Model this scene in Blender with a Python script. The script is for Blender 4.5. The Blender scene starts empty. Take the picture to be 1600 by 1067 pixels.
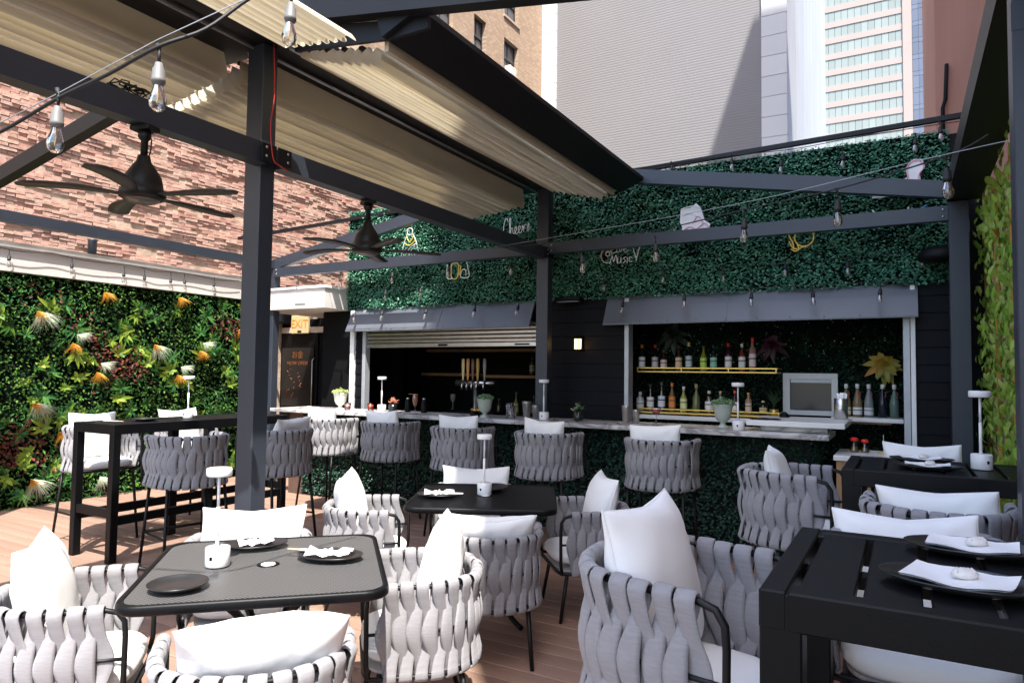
import bpy, math, random
import numpy as np
from mathutils import Vector, Matrix
random.seed(7); rng = np.random.default_rng(7)
R = math.radians
scn = bpy.context.scene
C = scn.collection

# ------------------------------------------------------------------ camera
EYE = 1.57
def cam_axes(yaw, pitch, roll):
    cy, sy = math.cos(yaw), math.sin(yaw)
    f = Vector((-sy*math.cos(pitch), cy*math.cos(pitch), math.sin(pitch)))
    r = Vector((cy, sy, 0)); u = r.cross(f)
    c, s = math.cos(roll), math.sin(roll)
    return c*r+s*u, -s*r+c*u, f
r_, u_, f_ = cam_axes(0.51617, 0.047426, 0.0127)
cd = bpy.data.cameras.new('camera'); cam = bpy.data.objects.new('camera', cd); C.objects.link(cam)
cam.matrix_world = Matrix(((r_.x, u_.x, -f_.x, 0), (r_.y, u_.y, -f_.y, 0), (r_.z, u_.z, -f_.z, EYE), (0, 0, 0, 1)))
cd.sensor_width = 36; cd.lens = 36*1078/1600; cd.clip_start = 0.05; cd.clip_end = 1000
scn.camera = cam

# ------------------------------------------------------------------ light
SUN = Vector((0.33, -0.40, 1.0)).normalized()
w = bpy.data.worlds.new('World'); scn.world = w; w.use_nodes = True
nt = w.node_tree; bg = nt.nodes['Background']
sky = nt.nodes.new('ShaderNodeTexSky'); sky.sky_type = 'NISHITA'; sky.sun_disc = False
sky.sun_elevation = math.asin(SUN.z); sky.sun_rotation = math.atan2(SUN.x, SUN.y)
sky.air_density = 1.0; sky.dust_density = 2.0
nt.links.new(sky.outputs[0], bg.inputs[0]); bg.inputs[1].default_value = 0.15
sd = bpy.data.lights.new('sun', 'SUN'); so = bpy.data.objects.new('sun', sd); C.objects.link(so)
sd.energy = 3.3; sd.angle = R(0.53); sd.color = (1.0, 0.95, 0.88)
so.rotation_euler = SUN.to_track_quat('Z', 'Y').to_euler(); so.location = (0, 0, 40)
vs = scn.view_settings; vs.view_transform = 'Standard'; vs.look = 'None'; vs.gamma = 1; vs.exposure = 1.82
vs.use_curve_mapping = False

# ------------------------------------------------------------------ materials
def lin(c): return tuple(c)+(1,)
MATS = {}
def M(name, col, rough=.55, metal=0., var=0., vscale=6., bump=0., bscale=60., spec=.5, stretch=None, objvar=0., island=None, trans=0., emit=None, alpha=None, sheen=0., coat=0.):
    if name in MATS: return MATS[name]
    m = bpy.data.materials.new(name); m.use_nodes = True; t = m.node_tree; N = t.nodes; L = t.links
    b = N['Principled BSDF']; out = N['Material Output']
    b.inputs['Roughness'].default_value = rough; b.inputs['Metallic'].default_value = metal
    b.inputs['Specular IOR Level'].default_value = spec
    if sheen: b.inputs['Sheen Weight'].default_value = sheen
    if coat: b.inputs['Coat Weight'].default_value = coat
    tc = N.new('ShaderNodeTexCoord'); mp = N.new('ShaderNodeMapping'); L.new(tc.outputs['Object'], mp.inputs['Vector'])
    if stretch: mp.inputs['Scale'].default_value = stretch
    csock = None
    if island:
        g = N.new('ShaderNodeNewGeometry'); oi = N.new('ShaderNodeObjectInfo')
        ad = N.new('ShaderNodeMath'); ad.operation = 'ADD'; fr = N.new('ShaderNodeMath'); fr.operation = 'FRACT'
        L.new(g.outputs['Random Per Island'], ad.inputs[0]); L.new(oi.outputs['Random'], ad.inputs[1]); L.new(ad.outputs[0], fr.inputs[0])
        cr = N.new('ShaderNodeValToRGB'); cr.color_ramp.interpolation = 'LINEAR'
        el = cr.color_ramp.elements
        for i, c in enumerate(island):
            p = i/(len(island)-1)
            e = el[i] if i < 2 else el.new(p)
            e.position = p; e.color = lin(c)
        L.new(fr.outputs[0], cr.inputs[0]); csock = cr.outputs[0]
    if var or objvar:
        mix = N.new('ShaderNodeMix'); mix.data_type = 'RGBA'; mix.blend_type = 'MULTIPLY'; mix.inputs[0].default_value = 1
        if csock: L.new(csock, mix.inputs[6])
        else: mix.inputs[6].default_value = lin(col)
        nz = N.new('ShaderNodeTexNoise'); nz.inputs['Scale'].default_value = vscale; nz.inputs['Detail'].default_value = 6
        L.new(mp.outputs[0], nz.inputs['Vector'])
        mr = N.new('ShaderNodeMapRange'); mr.inputs[1].default_value = .25; mr.inputs[2].default_value = .75
        mr.inputs[3].default_value = 1-var; mr.inputs[4].default_value = 1+var
        L.new(nz.outputs[0], mr.inputs[0]); fs = mr.outputs[0]
        if objvar:
            oi2 = N.new('ShaderNodeObjectInfo'); m2 = N.new('ShaderNodeMapRange'); m2.inputs[3].default_value = 1-objvar; m2.inputs[4].default_value = 1+objvar
            L.new(oi2.outputs['Random'], m2.inputs[0]); mu = N.new('ShaderNodeMath'); mu.operation = 'MULTIPLY'
            L.new(fs, mu.inputs[0]); L.new(m2.outputs[0], mu.inputs[1]); fs = mu.outputs[0]
        cb = N.new('ShaderNodeCombineColor')
        for k in range(3): L.new(fs, cb.inputs[k])
        L.new(cb.outputs[0], mix.inputs[7]); csock = mix.outputs[2]
    if csock: L.new(csock, b.inputs['Base Color'])
    else: b.inputs['Base Color'].default_value = lin(col)
    if bump:
        nb = N.new('ShaderNodeTexNoise'); nb.inputs['Scale'].default_value = bscale; nb.inputs['Detail'].default_value = 4
        L.new(mp.outputs[0], nb.inputs['Vector'])
        bp = N.new('ShaderNodeBump'); bp.inputs['Strength'].default_value = bump; bp.inputs['Distance'].default_value = .01
        L.new(nb.outputs[0], bp.inputs['Height']); L.new(bp.outputs[0], b.inputs['Normal'])
    if emit: b.inputs['Emission Color'].default_value = lin(emit[0]); b.inputs['Emission Strength'].default_value = emit[1]
    if alpha is not None: b.inputs['Alpha'].default_value = alpha
    if trans:
        tr = N.new('ShaderNodeBsdfTranslucent')
        if csock: L.new(csock, tr.inputs[0])
        else: tr.inputs[0].default_value = lin(col)
        ms = N.new('ShaderNodeMixShader'); ms.inputs[0].default_value = trans
        L.new(b.outputs[0], ms.inputs[1]); L.new(tr.outputs[0], ms.inputs[2]); L.new(ms.outputs[0], out.inputs[0])
    MATS[name] = m; return m

def glass(name, col, mixf=.82, rough=.02):
    if name in MATS: return MATS[name]
    m = bpy.data.materials.new(name); m.use_nodes = True; t = m.node_tree; N = t.nodes; L = t.links
    N.remove(N['Principled BSDF'])
    a = N.new('ShaderNodeBsdfTransparent'); a.inputs[0].default_value = lin(col)
    g = N.new('ShaderNodeBsdfGlossy'); g.inputs['Roughness'].default_value = rough
    fr = N.new('ShaderNodeFresnel'); fr.inputs[0].default_value = 1.5
    ad = N.new('ShaderNodeMath'); ad.operation = 'ADD'; ad.use_clamp = True; ad.inputs[1].default_value = 1-mixf
    L.new(fr.outputs[0], ad.inputs[0])
    ms = N.new('ShaderNodeMixShader'); L.new(ad.outputs[0], ms.inputs[0]); L.new(a.outputs[0], ms.inputs[1]); L.new(g.outputs[0], ms.inputs[2])
    L.new(ms.outputs[0], N['Material Output'].inputs[0]); MATS[name] = m; return m

def perforated(name):
    m = M(name, (.10, .097, .095), .5, .2, .1, 30)
    t = m.node_tree; N = t.nodes; L = t.links; b = N['Principled BSDF']; out = N['Material Output']
    tc = N.new('ShaderNodeTexCoord'); sp = N.new('ShaderNodeSeparateXYZ'); L.new(tc.outputs['Object'], sp.inputs[0])
    def wave(sock, off=0.):
        a = N.new('ShaderNodeMath'); a.operation = 'MULTIPLY'; a.inputs[1].default_value = 2*math.pi/.018; L.new(sock, a.inputs[0])
        c = N.new('ShaderNodeMath'); c.operation = 'SINE'; L.new(a.outputs[0], c.inputs[0]); return c.outputs[0]
    x = wave(sp.outputs[0]); y = wave(sp.outputs[1])
    s = N.new('ShaderNodeMath'); s.operation = 'MULTIPLY'; L.new(x, s.inputs[0]); L.new(y, s.inputs[1])
    g = N.new('ShaderNodeMath'); g.operation = 'GREATER_THAN'; g.inputs[1].default_value = .72; L.new(s.outputs[0], g.inputs[0])
    mr = N.new('ShaderNodeMapRange'); mr.inputs[1].default_value = -.15; mr.inputs[2].default_value = .35; mr.inputs[3].default_value = .15; mr.inputs[4].default_value = .002; L.new(s.outputs[0], mr.inputs[0])
    cb = N.new('ShaderNodeCombineColor'); [L.new(mr.outputs[0], cb.inputs[k]) for k in range(3)]; L.new(cb.outputs[0], b.inputs['Base Color'])
    tr = N.new('ShaderNodeBsdfTransparent'); ms = N.new('ShaderNodeMixShader')
    L.new(g.outputs[0], ms.inputs[0]); L.new(b.outputs[0], ms.inputs[1]); L.new(tr.outputs[0], ms.inputs[2]); L.new(ms.outputs[0], out.inputs[0])
    return m

def marble(name, base, vein, scale=2.2):
    m = M(name, base, .22, 0, .06, 4); t = m.node_tree; N = t.nodes; L = t.links; b = N['Principled BSDF']
    tc = N.new('ShaderNodeTexCoord'); nz = N.new('ShaderNodeTexNoise'); nz.inputs['Scale'].default_value = scale; nz.inputs['Detail'].default_value = 9; nz.inputs['Distortion'].default_value = 1.6
    L.new(tc.outputs['Object'], nz.inputs['Vector'])
    cr = N.new('ShaderNodeValToRGB'); e = cr.color_ramp.elements; e[0].position = .40; e[0].color = lin(base); e[1].position = .62; e[1].color = lin(base)
    k = e.new(.5); k.color = lin(vein); k2 = e.new(.46); k2.color = lin([.6*a+.4*c for a, c in zip(base, vein)])
    L.new(nz.outputs[0], cr.inputs[0]); L.new(cr.outputs[0], b.inputs['Base Color']); return m

# ------------------------------------------------------------------ mesh helper
class MB:
    def __init__(s): s.v = []; s.f = []; s.sm = []
    def add(s, vs, fs, smooth=False):
        o = len(s.v); s.v.extend(vs); s.f.extend([tuple(i+o for i in f) for f in fs]); s.sm.extend([smooth]*len(fs)); return s
    def box(s, x0, x1, y0, y1, z0, z1, mat=None):
        v = [(x, y, z) for z in (z0, z1) for y in (y0, y1) for x in (x0, x1)]
        if mat: v = [tuple(mat @ Vector(p)) for p in v]
        return s.add(v, [(0, 2, 3, 1), (4, 5, 7, 6), (0, 1, 5, 4), (2, 6, 7, 3), (0, 4, 6, 2), (1, 3, 7, 5)])
    def bevbox(s, x0, x1, y0, y1, z0, z1, b=.006, mat=None):
        bm = []
        for dz, ins in ((z0, b), (z0+b, 0), (z1-b, 0), (z1, b)):
            a0, a1, c0, c1 = x0+ins, x1-ins, y0+ins, y1-ins
            e = b if ins == 0 else b*.5
            bm.append([(a0+e, c0, dz), (a1-e, c0, dz), (a1, c0+e, dz), (a1, c1-e, dz), (a1-e, c1, dz), (a0+e, c1, dz), (a0, c1-e, dz), (a0, c0+e, dz)])
        v = [p for ring in bm for p in ring]
        if mat: v = [tuple(mat @ Vector(p)) for p in v]
        f = [tuple(range(7, -1, -1)), tuple(range(24, 32))]
        for r in range(3):
            for i in range(8): j = (i+1) % 8; f.append((r*8+i, r*8+j, r*8+8+j, r*8+8+i))
        return s.add(v, f)
    def tube(s, pts, r, n=8, closed=False, cap=True):
        pts = [Vector(p) for p in pts]; k = len(pts); rr = r if isinstance(r, (list, tuple)) else [r]*k
        v = []; up = None
        for i, p in enumerate(pts):
            if closed: d = pts[(i+1) % k]-pts[i-1]
            else: d = pts[min(i+1, k-1)]-pts[max(i-1, 0)]
            if d.length < 1e-9: d = Vector((0, 0, 1))
            d.normalize()
            if up is None: up = Vector((0, 0, 1)) if abs(d.z) < .9 else Vector((1, 0, 0))
            a = d.cross(up)
            if a.length < 1e-4: a = d.orthogonal()
            a.normalize(); b = a.cross(d); up = b
            for q in range(n):
                t = 2*math.pi*q/n; v.append(tuple(p+rr[i]*(math.cos(t)*a+math.sin(t)*b)))
        f = []
        for i in range(k if closed else k-1):
            j = (i+1) % k
            for q in range(n): q2 = (q+1) % n; f.append((i*n+q, i*n+q2, j*n+q2, j*n+q))
        s.add(v, f, True)
        if cap and not closed:
            o = len(s.v)-len(v)
            s.f.append(tuple(o+q for q in range(n))[::-1]); s.f.append(tuple(o+(k-1)*n+q for q in range(n))); s.sm += [False, False]
        return s
    def bar(s, a, b, w, h):
        a = Vector(a); b = Vector(b); d = (b-a).normalized()
        side = d.cross(Vector((0, 0, 1)))
        if side.length < 1e-4: side = Vector((1, 0, 0))
        side.normalize(); up = side.cross(d)
        v = []
        for p in (a, b):
            for sx, sz in ((-1, -1), (1, -1), (1, 1), (-1, 1)): v.append(tuple(p+side*(sx*w/2)+up*(sz*h/2)))
        return s.add(v, [(3, 2, 1, 0), (4, 5, 6, 7), (0, 1, 5, 4), (1, 2, 6, 5), (2, 3, 7, 6), (3, 0, 4, 7)])
    def lathe(s, prof, n=20, ctr=(0, 0, 0), sx=1, sy=1, flute=0, smooth=True, cap=True):
        v = []
        for r, z in prof:
            for q in range(n):
                t = 2*math.pi*q/n; rr = r*(1+flute*math.cos(t*n/2)) if flute else r
                v.append((ctr[0]+sx*rr*math.cos(t), ctr[1]+sy*rr*math.sin(t), ctr[2]+z))
        f = []
        for i in range(len(prof)-1):
            for q in range(n): q2 = (q+1) % n; f.append((i*n+q, i*n+q2, i*n+n+q2, i*n+n+q))
        s.add(v, f, smooth)
        if cap:
            o = len(s.v)-len(v)
            if prof[0][0] > 1e-4: s.f.append(tuple(o+q for q in range(n))[::-1]); s.sm.append(False)
            if prof[-1][0] > 1e-4: s.f.append(tuple(o+(len(prof)-1)*n+q for q in range(n))); s.sm.append(False)
        return s
    def extrude(s, poly, axis, a, b):
        # poly in the two other axes, extruded along axis from a to b
        def P(p, t):
            return {'x': (t, p[0], p[1]), 'y': (p[0], t, p[1]), 'z': (p[0], p[1], t)}[axis]
        n = len(poly); v = [P(p, a) for p in poly]+[P(p, b) for p in poly]
        f = [tuple(range(n))[::-1], tuple(range(n, 2*n))]+[(i, (i+1) % n, n+(i+1) % n, n+i) for i in range(n)]
        return s.add(v, f)
    def mesh(s, name, mat):
        me = bpy.data.meshes.new(name); me.from_pydata(s.v, [], s.f)
        if any(s.sm): me.polygons.foreach_set('use_smooth', s.sm)
        if mat: me.materials.append(mat)
        me.update(); return me
    def build(s, name, mat, parent=None): return obj(name, s.mesh(name, mat), parent)

def obj(name, me, parent=None, loc=None, rot=None):
    o = bpy.data.objects.new(name, me); C.objects.link(o)
    if parent: o.parent = parent
    if loc: o.location = loc
    if rot: o.rotation_euler = rot
    return o
def tag(o, label=None, cat=None, group=None, kind=None):
    if label: o['label'] = label
    if cat: o['category'] = cat
    if group: o['group'] = group
    if kind: o['kind'] = kind
    return o
def thing(name, label, cat, loc=(0, 0, 0), rz=0, group=None):
    o = bpy.data.objects.new(name, None); C.objects.link(o); o.location = loc; o.rotation_euler = (0, 0, rz); o.empty_display_size = .1
    return tag(o, label, cat, group)
def copy_tree(o, parent=None):
    c = o.copy(); C.objects.link(c); c.parent = parent
    for ch in list(o.children): copy_tree(ch, c)
    return c
def smooth_path(pts, n=6, closed=False):
    P = [Vector(p) for p in pts]; out = []; k = len(P)
    rg = range(k if closed else k-1)
    for i in rg:
        if closed: p0, p1, p2, p3 = P[i-1], P[i], P[(i+1) % k], P[(i+2) % k]
        else: p0, p1, p2, p3 = P[max(i-1, 0)], P[i], P[i+1], P[min(i+2, k-1)]
        for j in range(n):
            t = j/n; out.append(.5*((2*p1)+(p2-p0)*t+(2*p0-5*p1+4*p2-p3)*t*t+(3*p1-p0-3*p2+p3)*t*t*t))
    if not closed: out.append(P[-1])
    return out

# leaves: numpy cloud of folded diamond leaves; dirs = outward normals
def leaf_cloud(pos, nrm, size, aspect=.55, fold=.25, droop=.0, rnd=.7):
    n = len(pos); nrm = nrm+rng.normal(0, rnd, (n, 3)); nrm /= np.linalg.norm(nrm, axis=1)[:, None]
    t = rng.normal(0, 1, (n, 3)); t[:, 2] -= droop
    t -= nrm*np.sum(t*nrm, axis=1)[:, None]; t /= np.linalg.norm(t, axis=1)[:, None]+1e-9
    b = np.cross(nrm, t); s = size[:, None]
    p0 = pos-t*s*.5; p2 = pos+t*s*.5; p1 = pos+b*s*aspect*.5+nrm*s*fold*.5; p3 = pos-b*s*aspect*.5+nrm*s*fold*.5
    v = np.stack([p0, p1, p2, p3], axis=1).reshape(-1, 3)
    idx = np.arange(n)*4
    f = np.concatenate([np.stack([idx, idx+1, idx+2], 1), np.stack([idx, idx+2, idx+3], 1)])
    return v, f
def cloud_mesh(name, parts, mat):
    vs = []; fs = []; o = 0
    for v, f in parts: vs.append(v); fs.append(f+o); o += len(v)
    me = bpy.data.meshes.new(name); me.from_pydata(np.concatenate(vs).tolist(), [], np.concatenate(fs).tolist())
    me.materials.append(mat); me.update(); return me

# palette
ANTH = M('anthracite_metal', (.032, .039, .053), .42, .0, .12, 3, .03, 30, .5)
ANTHD = M('dark_metal', (.007, .0075, .009), .5, 0, .1, 3, spec=.3)
BLACK = M('black_paint', (.003, .003, .004), .5, 0, .1, 8, spec=.15)
BLACKM = M('black_powder_coat', (.005, .005, .006), .45, 0, .15, 40, .05, 300, .3)
TABLEM = M('black_table_coat', (.0028, .003, .0038), .45, 0, .25, 9, .05, 200, .22)
SIDING = M('black_siding', (.004, .0045, .007), .6, 0, .25, 3, .05, 40, .14, stretch=(1, 1, 8), objvar=.15)
STRAP = M('grey_strap_fabric', (.268, .262, .275), .9, 0, .10, 25, .25, 220, .15, stretch=(1, 1, 6), sheen=.2)
WHITEF = M('white_fabric', (.80, .80, .79), .9, 0, .03, 4, .18, 14, .1, sheen=.1)
WHITEP = M('white_paint', (.78, .78, .77), .45, 0, .06, 4)
WHITEL = M('white_lamp_plastic', (.80, .80, .80), .35)
STEEL = M('brushed_steel', (.55, .54, .52), .3, 1., .1, 12)
GOLD = M('gold_rail', (.75, .52, .14), .35, .6)
WOOD = M('warm_wood', (.36, .20, .09), .55, 0, .3, 3, .05, 30, stretch=(1, 1, .15))
BAMBOO = M('orange_slat_wood', (.55, .24, .05), .5, 0, .25, 4, stretch=(1, 1, .2))
CREAM = M('cream_awning_fabric', (.64, .575, .43), .85, 0, .05, 3, .06, 150, .1, trans=.22)
MARBLE = marble('grey_marble', (.62, .60, .58), (.24, .23, .23))
QUARTZ = M('white_quartz', (.74, .73, .71), .25, 0, .05, 5)
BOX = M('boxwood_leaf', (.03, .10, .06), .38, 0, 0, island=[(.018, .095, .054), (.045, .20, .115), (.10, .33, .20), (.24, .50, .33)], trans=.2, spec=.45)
BOXK = M('shaded_boxwood_leaf', (.02, .06, .04), .45, 0, 0, island=[(.006, .026, .016), (.012, .05, .03), (.022, .08, .048), (.04, .12, .07)], trans=.15, spec=.4)  # darker copy of the boxwood leaf; shade by the bar is put into its colour
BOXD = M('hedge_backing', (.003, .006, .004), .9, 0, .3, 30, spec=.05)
GREYMETAL = M('galvanised_frame', (.42, .44, .47), .45, .4, .1, 10)
CABLE = M('black_rubber_cable', (.012, .012, .012), .6)
BULB = glass('clear_bulb_glass', (.96, .95, .93), .9)
GLASSC = glass('clear_glass', (.93, .95, .94), .9)
FIL = M('filament', (.5, .32, .12), .5)

# ================================================================== SETTING
# ground
tag(MB().box(-60, 60, -30, 200, -.4, -.06).build('ground', M('dark_ground', (.09, .085, .08), .9, 0, .2, .5)), kind='structure')
deck = tag(MB().box(-9.1, 1.4, -2.5, 8.75, -.055, -.028).build('deck', M('deck_joists', (.02, .014, .011), .9)), kind='structure')
DECK = M('composite_decking', (.27, .172, .128), .6, 0, .20, 5, .12, 90, .28, stretch=(.12, 1, 1), objvar=.10)
y = 0.3; row = 0
while y < 8.6:
    cuts = [-9.0, -9.0+2.2+1.4*random.random(), -4.2+1.8*random.random(), -1.0+1.2*random.random(), 1.3]
    for a, b in zip(cuts, cuts[1:]):
        m = MB(); m.bevbox(-(b-a)/2+.0015, (b-a)/2-.0015, -.0665, .0665, -.026, 0, .003)
        o = m.build('deck_board', DECK, deck); o.location = ((a+b)/2, y, random.uniform(-.001, .001))
    y += .139; row += 1

# neighbouring tall building on the right (rust-red party wall)
REDW = M('rust_red_render', (.42, .22, .165), .85, 0, .14, .7, .1, 6, .2, stretch=(3, 3, .35))
nb = thing('apartment_tower', 'tall party wall of the neighbouring building along the right side of the deck', 'building', (1.5, -1.07, 0))
MB().box(0, 11, 0, 12, -.05, 34).build('wall', REDW, nb)
MB().box(.5, 11, 12.002, 19, -.05, 35).build('unseen_rear_wing', REDW, nb)  # out of view; added and sized to cast the shadow on the ribbed building
MB().box(-.06, 11.1, -.05, 12.1, 34, 34.4).build('parapet', M('parapet_stone', (.4, .36, .32), .8, 0, .1, 2), nb)
rb = thing('red_building', 'rust-red rendered blank wall behind the right end of the hedge', 'building', (.79, 20, 0))
MB().box(0, 12, 0, 10, -.05, 22).build('wall', REDW, rb)
MB().box(-.1, 12.1, -.06, 10.1, 22, 22.4).build('parapet', MATS['parapet_stone'], rb)
m = MB(); m.tube([(.14, -.12, 3), (.14, -.12, 8.3), (.20, -.12, 8.5), (.24, -.10, 9.4)], .045, 8); m.build('downpipe', BLACK, rb)

# old brick wall on the left, bricks one by one
brickw = thing('brick_wall', 'tall eroded pink and red brick party wall in raking sun', 'wall', (-9.1, 0, 0))
MORT = M('crumbling_mortar', (.48, .37, .28), .95, 0, .3, 8, .5, 25, .1)
MB().box(-.5, -.016, -3, 13.6, -.05, 7.1).build('mortar_backing', MORT, brickw)
BRICK = M('old_brick', (.4, .2, .15), .9, 0, .22, 9, .5, 40, .1, island=[(.49, .30, .24), (.51, .335, .268), (.52, .36, .285), (.48, .285, .228), (.53, .385, .305), (.45, .25, .20), (.51, .34, .27)])
def brick_shape(L, Hh, D, j):
    v = []
    for z in (-Hh/2, Hh/2):
        for yv in (-L/2, L/2):
            for x in (-.1, D): v.append((x+(random.uniform(-j, j)*.35 if x > 0 else 0), yv+random.uniform(-j, j)*.9, z+random.uniform(-j, j)*.8))
    # front centre ring for a chipped face
    return v, [(0, 1, 5, 4), (2, 6, 7, 3), (4, 5, 7, 6), (0, 2, 3, 1), (1, 3, 7, 5)]
variants = []
for k in range(14):
    mb = MB(); mb.add(*brick_shape(.190, .038, .004, .005)); variants.append(mb.mesh('brick', BRICK))
near = []; rest = MB(); cnt = 0
z = 2.70; rowi = 0; cells = []
while z < 7.05:
    yy = 2.6+(rowi % 2)*.10
    while yy < 13.5: cells.append((yy, z)); yy += .200
    z += .0445; rowi += 1
def wave_depth(yv, zv):
    return .006+.010*math.sin(yv*2.1+zv*5.3)+.009*math.sin(yv*5.7-zv*13.0+1.3)+.012*math.sin(yv*1.9+zv*23+2*math.sin(yv*1.3))+.006*math.sin(yv*9+zv*7)
vis = []
for yv, zv in cells:
    if yv < 3.2: continue
    dist = math.hypot(9.1, yv)
    # which cells the camera can see above the lean-to roof and below the awnings
    if zv < 3.0: continue
    vis.append((dist+max(0, zv-4.6)*3, yv, zv))
vis.sort(); chosen = set((yv, zv) for _, yv, zv in vis[:300])
for yv, zv in cells:
    if random.random() < .05: continue
    dx = wave_depth(yv, zv)+random.uniform(-.006, .006)+(random.random()<.05)*-.03
    wob = .012*math.sin(yv*1.7+zv*.6)+.006*math.sin(yv*4.1+zv)
    if (yv, zv) in chosen:
        o = obj('brick', random.choice(variants), brickw, (dx, yv, zv+wob), (random.uniform(-.03, .03), random.uniform(-.012, .012), 0))
    else:
        v, f = brick_shape(.190, .038, .004, .005)
        rest.add([(p[0]+dx, p[1]+yv, p[2]+zv+wob) for p in v], f)
tag(rest.build('far_bricks', BRICK, brickw), kind='stuff')

# lean-to roof edge: white fascia over the living wall
FASC = M('weathered_white_fascia', (.66, .63, .58), .7, 0, .14, 3, .05, 20, stretch=(1, .3, 2))
fa = thing('roof_fascia', 'weathered white roof fascia running above the flowering green wall', 'fascia')
m = MB(); m.box(-8.98, -8.60, -1, 7.15, 2.64, 2.90); m.build('fascia_board', FASC, fa)
m = MB(); m.box(-8.978, -8.56, -1, 7.16, 2.90, 2.925); m.build('drip_edge', M('grey_flashing', (.38, .36, .34), .5, .2, .15, 5), fa)
m = MB(); m.box(-8.972, -8.70, -1, 7.1, 2.925, 2.985); m.build('kerb', M('bitumen_kerb', (.12, .11, .10), .8, 0, .3, 6), fa)
m = MB(); m.lathe([(.05, 2.98), (.05, 3.16), (.056, 3.17), (.056, 3.19), (.0, 3.19)], 12, (-8.82, 4.86, 0)); m.build('vent_pipe', ANTH, fa)

# living wall
gw = thing('living_wall', 'dense wall of mixed artificial plants, ferns and red leaves along the deck', 'green wall', (-8.7, 0, 0))
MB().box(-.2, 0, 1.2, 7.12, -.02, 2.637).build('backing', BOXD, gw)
GW_D = M('green_wall_dark_leaf', (.02, .06, .02), .45, 0, 0, island=[(.005, .02, .007), (.017, .06, .013), (.045, .14, .024), (.15, .27, .04)], trans=.25, spec=.2)
GW_L = M('green_wall_lime_leaf', (.2, .3, .04), .45, 0, 0, island=[(.10, .22, .03), (.22, .34, .04), (.34, .44, .06), (.14, .26, .04)], trans=.3, spec=.25)
GW_R = M('green_wall_red_leaf', (.12, .03, .02), .5, 0, 0, island=[(.06, .02, .014), (.14, .035, .02), (.18, .06, .03), (.08, .03, .05)], trans=.2, spec=.2)
GW_F = M('green_wall_fern_leaf', (.05, .16, .05), .5, 0, 0, island=[(.03, .11, .03), (.05, .18, .05), (.11, .27, .05), (.03, .13, .05)], trans=.25, spec=.2)
N0 = 21000
py = rng.uniform(1.6, 7.1, N0); pz = rng.uniform(.0, 2.63, N0)
kind = np.sin(py*3.1+2*np.sin(pz*2.7))+np.sin(pz*4.3+1.5*np.cos(py*2.3))+rng.normal(0, .45, N0)
bulge = .05+.05*np.sin(py*5.1+pz*2)*np.sin(pz*6.3-py)
px = np.abs(rng.normal(0, .035, N0))+np.maximum(bulge, 0)*rng.uniform(.3, 1, N0)
P = np.stack([px, py, pz], 1); Nn = np.tile(np.array([1., -.25, .35]), (N0, 1))
def sel(mask, sz, asp, **k): return leaf_cloud(P[mask], Nn[mask], rng.uniform(sz[0], sz[1], mask.sum()), asp, **k)
tag(obj('dark_foliage', cloud_mesh('dark_foliage', [sel(kind < .35, (.022, .05), .6)], GW_D), gw), kind='stuff')
tag(obj('fern_foliage', cloud_mesh('fern_foliage', [sel((kind >= .35) & (kind < 1.5), (.03, .075), .35, droop=.5)], GW_F), gw), kind='stuff')
tag(obj('red_foliage', cloud_mesh('red_foliage', [sel(kind >= 1.5, (.035, .065), .65)], GW_R), gw), kind='stuff')
def rosette(n, L, wd, tilt, seed):
    rr = random.Random(seed); m = MB()
    for i in range(n):
        a = 2*math.pi*i/n+rr.uniform(-.25, .25); el = tilt+rr.uniform(-.35, .35); l = L*rr.uniform(.65, 1.1)
        d = Vector((math.sin(el), math.cos(el)*math.cos(a), math.cos(el)*math.sin(a))); s = Vector((0, -math.sin(a), math.cos(a)))
        up = d.cross(s)
        pts = []
        for t, ww in ((0, .25), (.35, 1), (.7, .75), (1, .02)):
            c = d*(l*t)+Vector((-.35*l*t*t, 0, -.25*l*t*t)); pts += [tuple(c-s*wd*ww*.5), tuple(c-up*wd*.18*ww), tuple(c+s*wd*ww*.5)]
        m.add(pts, [(k*3+j, k*3+j+1, k*3+4+j, k*3+3+j) for k in range(3) for j in range(2)], True)
    return m
sprigs = [rosette(9, .15, .035, .5, 3).mesh('leafy_sprig', GW_L), rosette(11, .17, .03, .35, 5).mesh('leafy_sprig', GW_F), rosette(8, .13, .045, .6, 8).mesh('leafy_sprig', GW_L), rosette(12, .12, .03, .4, 11).mesh('leafy_sprig', GW_D)]
for i in range(170):
    yv = random.uniform(3.4, 7.05); zv = random.uniform(.05, 2.55)
    o = obj('leafy_sprig', sprigs[(i*7) % 4], gw, (.05+random.uniform(0, .05), yv, zv), (random.uniform(0, 6.28), 0, random.uniform(-.3, .1)))
    s = random.uniform(.6, 1.25); o.scale = (s, s, s)
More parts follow.
